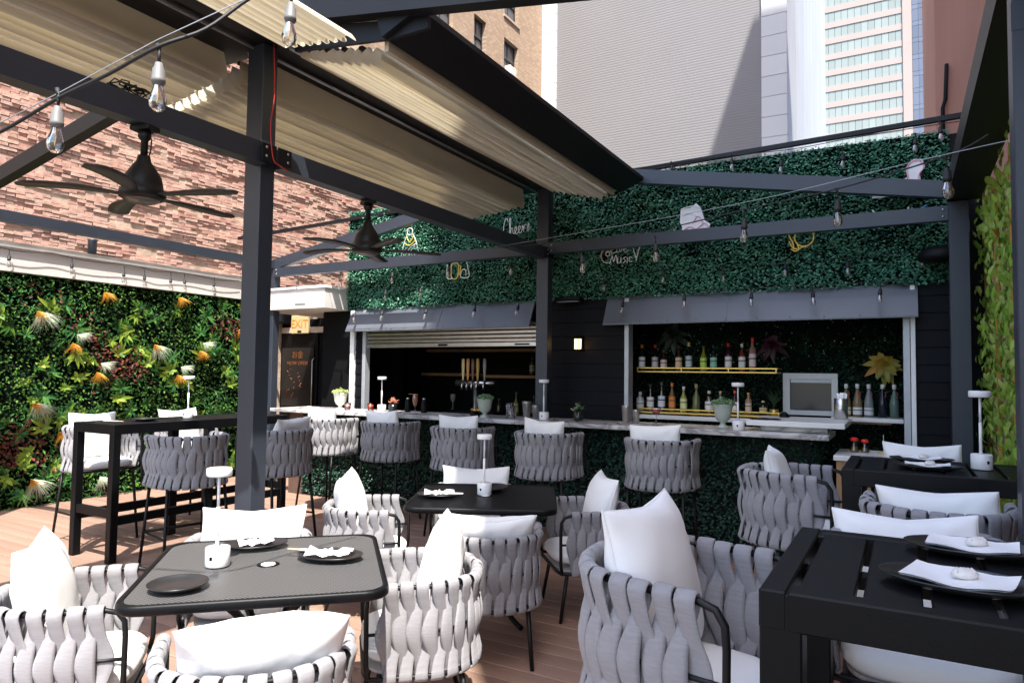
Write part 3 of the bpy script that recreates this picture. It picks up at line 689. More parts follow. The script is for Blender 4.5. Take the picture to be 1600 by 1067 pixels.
live = [[(.03, .30), (.0, .2), (.02, .16), (.08, .18)], [(.10, .24), (.09, .17), (.13, .18)], [(.13, .24), (.15, .17), (.19, .25)], [(.20, .2), (.25, .22), (.23, .25), (.2, .2), (.23, .16), (.28, .19)],
 [(-.02, .0), (.02, .12), (.04, .03), (.08, .13), (.10, .0)], [(.11, .09), (.11, .01), (.15, .02), (.16, .09), (.16, .0)], [(.24, .09), (.2, .07), (.23, .03), (.19, .0)], [(.26, .08), (.26, .0)], [(.34, .07), (.30, .08), (.29, .02), (.34, .01)]]
strokes(MB(), [[(x-.1, z) for x, z in p] for p in live], .72, .0042).build('tube_lettering', NEW, sg)
circ = lambda cx, cz, r, a0=0, a1=360, n=14: [(cx+r*math.cos(R(a0+(a1-a0)*k/n)), cz+r*math.sin(R(a0+(a1-a0)*k/n))) for k in range(n+1)]
strokes(MB(), [circ(-.17, .17, .035), circ(-.17, .14, .12, 170, 300)], .65, .0045, 2).build('disc_tube', NEW, sg)
strokes(MB(), [circ(-.17, .15, .12, 100, 200)], .65, .007, 2).build('pink_tube', NEP, sg); strokes(MB(), [circ(-.17, .17, .05, 30, 150)], .65, .005, 2).build('yellow_tube', NEY, sg)
strokes(MB(), [[(.30, .26), (.34, .12), (.36, .08), (.38, .12), (.42, .26)], [(.36, .08), (.36, .02)]], .6, .005).build('glass_tube', NEW, sg)

sg = thing('neon_sign', 'neon outline of a kimono figure left of the fan blade', 'sign', (-5.55, YS, 3.04), 0, 'neon signs on the hedge')
strokes(MB(), [circ(0, .40, .05), [(-.05, .36), (-.10, .25), (-.14, .1), (-.17, -.05)], [(.05, .36), (.10, .28), (.16, .1), (.17, -.05)], [(-.12, .0), (.0, .16), (.12, .22)], [(-.08, -.05), (.02, .12), (.1, .18)], [(.0, .08), (.0, -.05)], [(.04, .08), (.07, -.05)], [(-.03, .06), (-.07, -.05)], [(.08, .08), (.13, -.05)]], .9, .0055).build('figure_outline', NEW, sg)
strokes(MB(), [[(-.06, .33), (0, .25), (.07, .33)], [(-.1, .24), (.0, .2), (.1, .27)]], .9, .006).build('collar_outline', NEY, sg)

sg = thing('neon_sign', 'neon outline of two beer mugs below the tie beam', 'sign', (-4.78, YS, 2.76), 0, 'neon signs on the hedge')
strokes(MB(), [[(-.13, .2), (-.12, .0), (-.02, .0), (-.01, .2), (-.13, .2)], [(-.01, .17), (.03, .16), (.02, .05), (-.02, .04)]], .85, .007, 4).build('mug_outline', NEY, sg)
strokes(MB(), [[(.13, .24), (.16, .14), (.18, 0), (.04, 0), (.06, .1), (.12, .1), (.13, .02)], [(-.2, .2), (-.2, .0), (-.1, -.01)]], .85, .006, 4).build('bottle_outline', NEW, sg)

sg = thing('neon_sign', 'white die-cut sign board with pink line drawing above the right tie beam', 'sign', (-1.86, YS, 3.02), 0, 'neon signs on the hedge')
bd = [(-.18, .0), (.17, .0), (.20, .13), (.13, .18), (.08, .34), (.02, .40), (-.05, .35), (-.18, .34), (-.19, .18), (-.16, .12)]
MB().extrude([(x*.8, z*.85) for x, z in bd], 'y', .008, .016).build('board', M('white_sign_board', (.78, .78, .77), .5), sg)
strokes(MB(), [[(-.13, .05), (-.05, .10), (.02, .07), (.10, .12), (.15, .08)], [(-.05, .03), (.05, .05), (.13, .03)], [(-.02, .13), (.04, .2), (.09, .12)]], 1, .005).build('pink_tube', NEP, sg)
strokes(MB(), [[(-.12, .22), (-.04, .24), (.02, .2)], [(-.14, .29), (-.02, .31), (.06, .28)]], 1, .005).build('white_tube', NEW, sg)
sg = thing('neon_sign', 'yellow outline neon sign of round glasses under the right tie beam', 'sign', (-.86, YS, 2.80), 0, 'neon signs on the hedge')
strokes(MB(), [circ(.06, .13, .10), [(-.10, .24), (-.10, .16), (-.06, .08), (-.05, .0)], [(-.10, .10), (-.06, .02), (.0, .01), (-.02, .08)], [(-.08, .01), (-.03, -.02), (.03, .02), (.08, .02)]], .85, .007, 3).build('outline_tube', NEY, sg)

sg = thing('neon_sign', 'white cloud-shaped sign board with pink edging behind the right rafter', 'sign', (.0, YS, 3.13), 0, 'neon signs on the hedge')
cl = [(-.24, .0), (-.22, .14), (-.14, .18), (-.08, .22), (.0, .22), (.06, .26), (.05, .34), (.10, .41), (.17, .40), (.19, .33), (.15, .27), (.16, .16), (.22, .12), (.2, .0), (.1, -.10), (-.1, -.12)]
MB().extrude([(-.23, .09)]+cl[1:12]+[(.17, .10)], 'y', .008, .016).build('board', MATS['white_sign_board'], sg)
strokes(MB(), [[(x*.93, z*.96) for x, z in cl[1:13]]], 1, .006, 3).build('pink_tube', NEP, sg)
strokes(MB(), [[(-.23, -.02), (-.15, -.1), (.02, -.1), (.06, -.02)]], 1, .007).build('white_tube', NEW, sg); strokes(MB(), [[(.08, -.03), (.12, -.06), (.2, -.02)]], 1, .008).build('blue_tube', NEB, sg)

# ================================================================== IVY SCREEN (right)
iv = thing('ivy_screen', 'bright green pothos vines trained over orange wooden slats', 'vine', (.68, 0, 0))
for k in range(12):
    yv = 3.2+k*.45
    MB().bevbox(-.015-.05*(k % 2), .015-.05*(k % 2), yv, yv+.045, .0, 3.05, .003).build('slat', BAMBOO, iv)
for z in (.6, 1.6, 2.6): MB().box(.017, .045, 3.1, 8.5, z, z+.06).build('cross_rail', BAMBOO, iv)
MB().box(.45, .47, 3.1, 8.6, 0, 3.6).build('backing_board', M('dark_green_board', (.012, .02, .012), .9), iv)
IVY = M('pothos_leaf', (.2, .4, .06), .38, 0, 0, island=[(.20, .40, .04), (.34, .56, .06), (.46, .66, .10), (.60, .74, .22), (.26, .48, .05)], trans=.4)
def heart(s, seed):
    rr = random.Random(seed); m = MB()
    out = [(0, 0), (.30, -.12), (.5, .15), (.42, .5), (.2, .82), (0, 1.05), (-.2, .82), (-.42, .5), (-.5, .15), (-.30, -.12)]
    v = [(0, 0, 0)]+[(x*s, yv*s, -.18*s*abs(x)*2-.15*s*yv*yv+rr.uniform(-.02, .02)*s) for x, yv in out]+[(0, .4*s, .04*s)]
    f = [(11, 1+i, 1+(i+1) % 10) for i in range(10)]
    m.add(v, f, True); return m
leaves = [heart(.080, k).mesh('leaf', IVY) for k in range(3)]
NL = 4200
cand = []
for k in range(NL):
    strand = random.randint(0, 34); yv = 4.6+3.7*(strand+random.uniform(-.7, .7))/34; zv = random.uniform(.0, 3.15); d = random.random()
    if math.sin(yv*6.3)+math.sin(zv*4.1+yv*3) < -1.15: continue
    cand.append((-.02-.12*d*d, yv, zv, d))
cand.sort(key=lambda c: (c[1]+(0 if c[2] > .7 else 5), -c[3]))
joined = MB()
for i, (x, yv, zv, d) in enumerate(cand):
    rot = Matrix.Rotation(random.uniform(-.9, .9), 4, 'X') @ Matrix.Rotation(R(-90)+random.uniform(-.7, .5), 4, 'Y') @ Matrix.Rotation(R(180)+random.uniform(-.9, .9), 4, 'Z')
    mt = Matrix.Translation((x, yv, zv)) @ rot @ Matrix.Scale(random.uniform(.6, 1.15), 4)
    if 0 <= i < 300:
        o = obj('leaf', leaves[i % 3], iv); o.matrix_local = mt
    else:
        h = heart(.078, i % 7); joined.add([tuple(mt @ Vector(p)) for p in h.v], h.f, True)
tag(joined.build('far_leaves', IVY, iv), kind='stuff')
m = MB()
for k in range(16):
    yv = 4.7+k*.23; m.tube(smooth_path([(-.02, yv, .1), (-.03, yv+random.uniform(-.1, .1), 1.0), (-.01, yv+random.uniform(-.12, .12), 2.0), (-.02, yv+random.uniform(-.1, .1), 3.05)], 4), .004, 5)
m.build('stems', M('vine_stem', (.10, .14, .03), .6), iv)

# ================================================================== BACKGROUND BUILDINGS
BEIGE = M('beige_brickwork', (.50, .36, .25), .9, 0, .12, .8); t = BEIGE.node_tree; N = t.nodes; L = t.links; b = N['Principled BSDF']
tc = N.new('ShaderNodeTexCoord'); mp = N.new('ShaderNodeMapping'); mp.inputs['Rotation'].default_value = (R(90), 0, R(90)); L.new(tc.outputs['Object'], mp.inputs[0])
bt = N.new('ShaderNodeTexBrick'); bt.inputs['Scale'].default_value = 1; bt.inputs['Brick Width'].default_value = .22; bt.inputs['Row Height'].default_value = .08; bt.inputs['Mortar Size'].default_value = .012; bt.inputs['Bias'].default_value = -.1
sep = N.new('ShaderNodeSeparateXYZ'); L.new(tc.outputs['Object'], sep.inputs[0]); cbx = N.new('ShaderNodeCombineXYZ'); L.new(sep.outputs[1], cbx.inputs[0]); L.new(sep.outputs[2], cbx.inputs[1]); L.new(cbx.outputs[0], bt.inputs['Vector'])
bt.inputs['Color1'].default_value = (.46, .335, .225, 1); bt.inputs['Color2'].default_value = (.33, .22, .145, 1); bt.inputs['Mortar'].default_value = (.29, .22, .165, 1)
L.new(bt.outputs[0], b.inputs['Base Color'])
bb = thing('brick_building', 'beige brick apartment building with dark sash windows behind the awning', 'building', (-13.4, 0, 0))
wins = [(20.53, 21.35, 13.3, 14.65), (22.69, 23.80, 13.33, 14.72), (22.69, 23.8, 15.6, 17.0), (18.1, 19.2, 13.38, 14.7), (20.53, 21.35, 15.6, 17.0), (25.0-.0, 25.0, 0, 0)][:5]
# wall cut into bands around the window columns
def wall_with_holes(x, ys, zs, holes, mat, parent, name='wall'):
    m = MB(); yc = sorted(set([ys[0], ys[1]]+[h[0] for h in holes]+[h[1] for h in holes])); zc = sorted(set([zs[0], zs[1]]+[h[2] for h in holes]+[h[3] for h in holes]))
    for ya, yb in zip(yc, yc[1:]):
        for za, zb in zip(zc, zc[1:]):
            if any(h[0] <= ya+1e-5 and yb <= h[1]+1e-5 and h[2] <= za+1e-5 and zb <= h[3]+1e-5 for h in holes): continue
            m.add([(x, ya, za), (x, yb, za), (x, yb, zb), (x, ya, zb)], [(0, 1, 2, 3)])
    for h in holes:
        d = x-.35
        m.add([(x, h[0], h[2]), (x, h[1], h[2]), (x, h[1], h[3]), (x, h[0], h[3]), (d, h[0], h[2]), (d, h[1], h[2]), (d, h[1], h[3]), (d, h[0], h[3])], [(0, 4, 5, 1), (1, 5, 6, 2), (2, 6, 7, 3), (3, 7, 4, 0)])
    return m.build(name, mat, parent)
wall_with_holes(0, (15, 25.9), (0, 24), wins, BEIGE, bb)
MB().box(-8, -.4, 15, 25.9, 0, 24).build('inner_block', BEIGE, bb)
WFR = M('dark_window_frame', (.03, .03, .032), .5); WGL = M('reflective_window_glass', (.10, .11, .12), .08, spec=.8)
CURT = M('pale_window_curtain', (.3, .3, .3), .9)
for (a, bq, c, d) in wins:
    m = MB(); m.box(-.22, -.16, a, a+.06, c, d); m.box(-.22, -.16, bq-.06, bq, c, d); m.box(-.22, -.16, a+.06, bq-.06, d-.07, d); m.box(-.22, -.16, a+.06, bq-.06, c, c+.07); m.box(-.225, -.14, a+.06, bq-.06, (c+d)/2-.03, (c+d)/2+.03); m.box(-.21, -.17, (a+bq)/2-.015, (a+bq)/2+.015, c+.07, (c+d)/2-.03); m.box(-.21, -.17, (a+bq)/2-.015, (a+bq)/2+.015, (c+d)/2+.03, d-.07)
    o = m.build('window', WFR, bb); MB().box(-.20, -.19, a+.06, bq-.06, c+.07, d-.07).build('pane', WGL, o)
    MB().box(-.15, .06, a-.08, bq+.08, c-.09, c-.003).build('sill', M('stone_sill', (.42, .34, .27), .8), o)
o = MB().bevbox(-.17, .12, 23.0, 23.5, 13.36, 13.72, .02).build('air_conditioner', M('ac_unit', (.6, .58, .55), .5), bb)
# grey ribbed building
gb = thing('ribbed_building', 'large grey corrugated metal clad building with white corner panels', 'building', (0, 26, 0))
RIB = M('grey_ribbed_cladding', (.215, .21, .215), .6, .0, .05, .3)
m = MB(); v = []; f = []; z = 5.0; k = 0
while z < 24:
    v += [(-12.7, -.0, z), (-4.4, -.0, z), (-12.7, -.004, z+.04), (-4.4, -.004, z+.04), (-12.7, -.004, z+.08), (-4.4, -.004, z+.08), (-12.7, 0, z+.105), (-4.4, 0, z+.105)]
    o4 = k*8; f += [(o4, o4+1, o4+3, o4+2), (o4+2, o4+3, o4+5, o4+4), (o4+4, o4+5, o4+7, o4+6)]; z += .105; k += 1
m.add(v, f); tag(m.build('ribbed_cladding', RIB, gb), kind='stuff')
MB().box(-13.5, -3.6, .02, 15, 0, 24.1).build('core', M('grey_core', (.4, .4, .42), .6), gb)
WPN = M('white_facade_panel', (.62, .63, .64), .5, 0, .03, 1, objvar=.03)
for x0, x1 in ((-13.55, -12.72), (-4.38, -3.5)):
    z = 5.0
    while z < 23.9: MB().bevbox(x0, x1, -.09, .015, z, z+.735, .006).build('white_panel', WPN, gb); z += .75
SLV = M('silver_seam_cladding', (.42, .42, .42), .5, .0, .05, .5, objvar=.06)
for k in range(11): MB().bevbox(-3.596, -3.54-.012*(k % 2), .2+k*1.34, .2+k*1.34+1.31, 5, 24, .01).build('silver_panel', SLV, gb)
# glass office tower
ot = thing('office_tower', 'distant office tower with bands of pale green glass', 'building', (0, 150, 0))
PCON = M('pink_concrete', (.36, .30, .272), .8, 0, .04, .2); PGL = M('green_tinted_glass', (.27, .31, .295), .4, 0, .05, .05, objvar=.10, spec=.3); DGL = M('blue_tinted_glass', (.12, .14, .19), .3, objvar=.15)
MB().box(-14, 5.6, .6, 25, 0, 100).build('shaft', PCON, ot)
fh = 3.27; z = 44.0; pm = None
while z < 84:
    MB().box(-13.6, .6, .0, .58, z+2.1, z+fh).build('spandrel', PCON, ot)
    for k in range(12):
        x = -13.6+k*1.19
        if pm is None:
            q = MB(); q.box(0, 1.13, .12, .5, 0, 2.06); pm = q.mesh('window_pane', PGL)
        obj('window_pane', pm, ot, (x+.03, 0, z+.02))
    z += fh
MB().box(.65, 2.2, -.2, .58, 30, 100).build('column', PCON, ot); MB().box(4.4, 5.6, -.2, .58, 30, 100).build('column', PCON, ot)
z = 44; 
while z < 84:
    for k in range(2):
        MB().box(2.26+k*1.06, 3.28+k*1.06, .1, .5, z, z+2.3).build('window_pane', DGL, ot)
        MB().box(2.26+k*1.06, 3.28+k*1.06, .1, .5, z+2.36, z+fh-.06).build('window_pane', DGL, ot)
    z += fh

# ================================================================== CHAIRS
RY, YA, YB = .25, .16, -.03
NST = 18
class U: pass
def set_plan(hw):
    global HW, UP, cum, UL, PITCH
    HW = hw
    UP = [(HW, YA+(YB-YA)*k/20) for k in range(20)]
    UP += [(HW*math.cos(a), YB-RY*math.sin(a)) for a in [math.pi*k/60 for k in range(61)]]
    UP += [(-HW, YB+(YA-YB)*(k+1)/20) for k in range(20)]
    cum = [0]
    for a, b in zip(UP, UP[1:]): cum.append(cum[-1]+math.hypot(b[0]-a[0], b[1]-a[1]))
    UL = cum[-1]; PITCH = (UL-.05)/NST
def u_at(s):
    for i in range(len(UP)-1):
        if cum[i+1] >= s or i == len(UP)-2:
            t = (s-cum[i])/(cum[i+1]-cum[i]); a, b = UP[i], UP[i+1]
            ang = math.atan2(b[1]-a[1], b[0]-a[0]); return (a[0]+(b[0]-a[0])*t, a[1]+(b[1]-a[1])*t), ang
def strap_mesh(zt, zb, seed=0):
    # one loop over the top rail: an outer and an inner leg that swap sides twice on the way down
    rr = random.Random(seed); H = zt-zb; amp = .0125*rr.uniform(.9, 1.12); N_ = 18; p1, p2, k1 = rr.uniform(0, 6), rr.uniform(0, 6), rr.uniform(.96, 1.08)
    c = lambda t: math.cos(2*math.pi*t)
    wv = lambda t: (.040+.015*abs(c(t))**1.25+.011*math.sin(math.pi*t)**2)*k1*(1+.03*math.sin(7*t+p1))
    lat = lambda t: PITCH*.5*(1-c(t))/2+.004*math.sin(5*t+p2)*math.sin(math.pi*t)
    top_ = lambda t: .0075*(math.exp(-t/.07)+math.exp(-(1-t)/.05))
    inner = [(-(amp*c(t)+top_(t)), zt-.004-t*(H-.004), wv(t), lat(t)) for t in [k/N_ for k in range(N_+1)]]
    outer = [(amp*c(t)+top_(t), zt-.004-t*(H-.004), wv(t), -lat(t)) for t in [k/N_ for k in range(N_+1)]]
    path = [(-.004, zb-.015, .055, 0)]+inner[::-1]+[(-.015, zt+.010, .055, 0), (-.006, zt+.0175, .055, 0), (.006, zt+.0175, .055, 0), (.015, zt+.010, .055, 0)]+outer+[(.012, zb-.012, .055, 0), (.0, zb-.0165, .055, 0)]
    v = []; n = 8; k = len(path)
    for i, (d, z, w, sh) in enumerate(path):
        p = path[max(i-1, 0)]; q = path[min(i+1, k-1)]; td, tz = q[0]-p[0], q[1]-p[1]; l = math.hypot(td, tz) or 1
        nd, nz = -tz/l, td/l; th = .0055
        for a, b in ((-.5, 0), (-.45, .75), (-.2, 1), (.2, 1), (.45, .75), (.5, 0), (.3, -1), (-.3, -1)):
            v.append((a*w+sh, d+nd*b*th, z+nz*b*th))
    f = [(i*n+q, i*n+(q+1) % n, (i+1)*n+(q+1) % n, (i+1)*n+q) for i in range(k-1) for q in range(n)]
    f += [tuple(range(n))[::-1], tuple((k-1)*n+q for q in range(n))]
    m = MB(); m.add(v, f, True); return m.mesh('strap', STRAP)
def footprint(ins, n=48):
    out = []
    for k in range(n):
        a = 2*math.pi*k/n; ca, sa = math.cos(a), math.sin(a); e = .55 if sa > 0 else .85
        x = math.copysign(abs(ca)**(e if sa > 0 else .9), ca)*(HW-.03-ins); y_ = math.copysign(abs(sa)**e, sa)
        y_ = YB+.02+y_*((YA+.06-YB) if sa > 0 else (RY-.02))*(1-ins/.27); out.append((x, y_))
    return out
def cushion(z0, th):
    m = MB(); n = 48; v = []
    for z, ins in ((0, .05), (.004, .012), (th*.3, -.004), (th*.7, -.002), (th*.95, .016), (th*1.05, .06), (th*1.1, .15)): v += [(x, yv, z0+z) for x, yv in footprint(ins, n)]
    f = [(r*n+i, r*n+(i+1) % n, r*n+n+(i+1) % n, r*n+n+i) for r in range(6) for i in range(n)]+[tuple(range(n))[::-1], tuple(6*n+i for i in range(n))]
    m.add(v, f, True); return m
SV = {}
def make_chair(kind):
    set_plan(.268 if kind == 'bar' else .288)
    zt, zb = (1.03, .66) if kind == 'bar' else (.68, .315)
    t = thing('bar_stool' if kind == 'bar' else 'dining_armchair', '', 'stool' if kind == 'bar' else 'armchair')
    top = [(x, yv, zt) for x, yv in UP[::4]]
    fr = lambda s: [(s*HW, YA+.045, zt-.012), (s*HW, YA+.068, zt-.045), (s*HW, YA+.072, zt-.1), (s*HW, YA+.07, zb+.06), (s*HW*.97, YA+.06, zb+.01)]
    m = MB(); m.tube(list(reversed(fr(1)))+top+fr(-1), .0105, 8); m.build('top_rail', BLACKM, t)
    zm = (zt+zb)/2
    m = MB(); m.tube([(HW, YA+.07, zm)]+[(x, yv, zm) for x, yv in UP[::4]]+[(-HW, YA+.07, zm)], .007, 6); m.build('mid_rail', BLACKM, t)
    m = MB(); m.tube([(x, yv, zb) for x, yv in UP[::4]]+[(-HW*.97, YA+.06, zb), (-HW*.7, YA+.075, zb), (HW*.7, YA+.075, zb), (HW*.97, YA+.06, zb)], .011, 8, closed=True); m.build('seat_ring', BLACKM, t)
    m = MB(); pl = footprint(.012); m.extrude(pl, 'z', zb-.004, zb+.008); m.build('seat_base', M('woven_seat_base', (.55, .54, .53), .8, 0, .2, 120), t)
    cushion(zb+.012+(.0 if kind == 'bar' else .03), .075).build('seat_cushion', WHITEF, t)
    SV[kind] = [strap_mesh(zt, zb, q) for q in range(6)]
    for i in range(NST+1):
        (x, yv), ang = u_at(.025+PITCH*i); obj('strap', SV[kind][i % 6], t, (x, yv, 0), (0, 0, ang))
    sp = .265 if kind == 'bar' else .25
    for sx in (-1, 1):
        for ya, yb_ in ((.17, .22), (-.17, -.24)):
            m = MB(); m.tube([(sx*.225, ya, zb-.005), (sx*sp, yb_, 0)], [.0135, .0115], 8); m.build('leg', BLACKM, t)
    if kind == 'bar':
        zf = .27; k = zf/zb; fx = sp+(.225-sp)*k; fy = .22+(.17-.22)*k; by = -.24+(-.17+.24)*k
        m = MB(); m.tube([(-fx, fy, zf), (fx, fy, zf)], .011, 8); m.tube([(-fx, fy, zf), (-fx, by, zf)], .009, 8); m.tube([(fx, fy, zf), (fx, by, zf)], .009, 8); m.build('footrest', BLACKM, t)
    return t
PIPE = {}
def pillow_mesh(wd, ht, th, seed):
    rr = random.Random(seed); n = 26; m = MB(); v = []; ph = [rr.uniform(0, 6) for _ in range(6)]
    sag = rr.uniform(.008, .026)
    def pt(u, w_, side):
        pin = .05
        x = u*wd/2*(1-pin*(1-w_*w_)**1.0*abs(u)**3)+.012*math.sin(w_*2+ph[0])*abs(u); z = w_*ht/2*(1-pin*1.3*(1-u*u)*abs(w_)**3)
        e = max(0, (1-u*u))*max(0, (1-w_*w_)); y_ = side*th/2*e**.42
        cr = (abs(u)*abs(w_))**2
        y_ += side*e**.3*(.005*math.sin(7*u+4*w_+ph[1])*abs(u)+.004*math.sin(9*w_-3*u+ph[2])*abs(w_)+.007*math.sin(20*math.atan2(abs(w_)+.2, abs(u)+.2)+ph[3])*cr**.35)
        y_ += .02*math.sin(2*u+ph[4])*(w_+1)*.5
        z -= sag*(1-abs(u))**1.2*max(0, w_)**2*.7
        return (x, y_, z+ht/2)
    g = {}
    for side in (1, -1):
        for i in range(n+1):
            for j in range(n+1):
                if side == -1 and (i in (0, n) or j in (0, n)): g[side, i, j] = g[1, i, j]; continue
                uu = math.sin((2*i/n-1)*math.pi/2); ww = math.sin((2*j/n-1)*math.pi/2)
                g[side, i, j] = len(v); v.append(pt(uu, ww, side))
    f = []
    for side in (1, -1):
        for i in range(n):
            for j in range(n):
                q = (g[side, i, j], g[side, i+1, j], g[side, i+1, j+1], g[side, i, j+1]); f.append(q if side == -1 else q[::-1])
    m.add(v, f, True); me = m.mesh('pillow', WHITEF)
    loop = [g[1, i, 0] for i in range(n)]+[g[1, n, j] for j in range(n)]+[g[1, i, n] for i in range(n, 0, -1)]+[g[1, 0, j] for j in range(n, 0, -1)]
    PIPE[me.name] = MB().tube([v[q] for q in loop], .0032, 6, closed=True).mesh('piping', WHITEF); return me
PIL = [pillow_mesh(.50, .46, .16, s) for s in range(5)]
PILW = [pillow_mesh(.53, .40, .15, s+9) for s in range(3)]
PILG = [pillow_mesh(.43, .38, .15, s+50) for s in range(3)]
PILB = [pillow_mesh(.42, .43, .15, s+20) for s in range(5)]
PILC = [pillow_mesh(.49, .47, .18, s+30) for s in range(5)]
stool0 = make_chair('bar'); chair0 = make_chair('low'); used = {'bar': False, 'low': False}
def place(kind, x, yv, face, label, group, pil=None):
    src = stool0 if kind == 'bar' else chair0
    o = src if not used[kind] else copy_tree(src); used[kind] = True
    for ch in o.children:
        if ch.name.startswith('strap'): ch.data = random.choice(SV[kind]); ch.rotation_euler.x = random.uniform(-.012, .012)
    rz = R(face)-math.pi/2
    o.location = (x, yv, 0); o.rotation_euler = (0, 0, rz); o['label'] = label; o['group'] = group
    if pil:
        lab, mesh, dx, lean, yaw, roll = pil; pfw = (-.115 if kind == 'bar' else -.135)+.44*math.sin(R(lean))*.75
        zs = .745 if kind == 'bar' else .44
        mt = Matrix.Translation((x, yv, 0)) @ Matrix.Rotation(rz, 4, 'Z') @ Matrix.Translation((dx, pfw, zs)) @ Matrix.Rotation(R(yaw), 4, 'Z') @ Matrix.Rotation(R(lean), 4, 'X') @ Matrix.Rotation(R(roll), 4, 'Y')
        p = obj('pillow', mesh); p.matrix_world = mt; obj('piping', PIPE[mesh.name], p); tag(p, lab, 'pillow', 'white pillows')
    return o
GL = 'armchairs at the low tables'; GB = 'bar stools along the marble bar'; GH = 'stools at the left high table'; GR = 'stools at the right high tables'
T1 = (-2.30, 2.03); T2 = (-2.40, 3.90)
# low table one
place('low', -2.90, 1.60, 47, 'grey woven armchair at the bottom left corner, left of the mesh table', GL, ('white pillow on the armchair at the bottom left corner', PILC[0], 0, 14, 4, 0))
place('low', -1.83, 1.58, 140, 'grey woven armchair with its back to the camera at the bottom edge', GL, ('flattened white pillow in the armchair at the bottom edge', PILC[1], 0, 34, -4, 3))
place('low', -1.95, 2.58, 223, 'grey woven armchair right of the near mesh table', GL, ('white pillow on the armchair right of the near mesh table', PILC[2], 0, 14, 3, 0))
place('low', -3.0, 2.52, 314, 'armchair mostly hidden behind the near mesh table', GL, ('wide white pillow on the chair behind the near mesh table', PILW[0], 0, 12, 0, 0))
# low table two
place('low', -3.13, 3.61, 32, 'sunlit grey woven armchair left of the middle table', GL, ('white pillow on the sunlit armchair left of the middle table', PILC[3], 0, 14, 5, 0))
place('low', -2.07, 3.40, 120, 'grey woven armchair in front of the middle table, back to camera', GL, ('white pillow lying low in the armchair in front of the middle table', PILC[4], 0, 38, 0, 4))
place('low', -2.92, 4.56, 297, 'armchair hidden behind the middle table, facing the camera', GL, ('white pillow seen over the back edge of the middle table', PILW[1], 0, 10, 0, 0))
place('low', -1.90, 4.36, 220, 'shaded grey woven armchair right of the middle table', GL, ('white pillow on the shaded armchair right of the middle table', PILC[0], 0, 14, -6, 0))
# left high table
place('bar', -6.50, 3.72, -4, 'bar stool facing the camera side at the green wall, first from the left', GH, ('large white pillow on the stool nearest the green wall', PILB[1], 0, 12, 0, 0))
place('bar', -5.08, 3.63, 168, 'dark shaded bar stool in front of the left high table', GH)
place('bar', -4.97, 4.46, 182, 'bar stool half hidden behind the near grey post', GH, ('pale pillow in the stool behind the near grey post', PILB[2], .03, 20, 0, 0))
place('bar', -6.52, 4.62, 2, 'bar stool behind the left high table, under the table lamp', GH, ('white pillow behind the lamp of the left high table', PILB[3], 0, 12, 0, 0))
# bar
for i, (x, lab) in enumerate(((-5.72, 'sunlit bar stool at the left end of the marble bar'), (-4.82, 'second bar stool from the left along the marble bar'), (-3.80, 'third bar stool from the left, left of the middle post'), (-2.84, 'fourth bar stool from the left, right of the middle post'), (-1.78, 'bar stool at the right end of the row, below the red cocktail'))):
    place('bar', x, (5.88, 5.85, 5.72, 5.70, 5.70)[i], 90+(-3, 2, 3, -2, 1)[i], lab, GB, ('white pillow on the '+lab.replace('bar stool', 'stool'), PILB[i], (-.03, 0, .02, 0, 0)[i], 10, (4, -3, 2, 0, 3)[i], (3, -2, 0, 2, -2)[i]))
# right high tables
place('bar', -.55, 1.99, -10, 'large grey woven stool in the right foreground beside the near slatted table', GR, ('large white pillow on the right foreground stool', PILC[0], .0, 14, 6, 0))
place('bar', -.55, 4.27, -3, 'grey woven stool left of the far slatted table', GR, ('white pillow on the stool left of the far slatted table', PILB[4], 0, 14, 8, 0))
place('bar', .05, 2.60, 272, 'stool pushed under the near slatted table from its far side', GR, ('long white pillow on the far side of the near slatted table', PILG[2], .03, 8, 0, 2))
place('bar', .12, 3.48, 88, 'stool between the two slatted tables with its back to the camera', GR, ('white pillow in the stool between the two slatted tables', PILG[1], 0, 5, 2, -1))
place('bar', .10, 4.90, 270, 'stool beyond the far slatted table', GR, ('white pillow beyond the far slatted table', PILB[3], 0, 6, 0, 0))

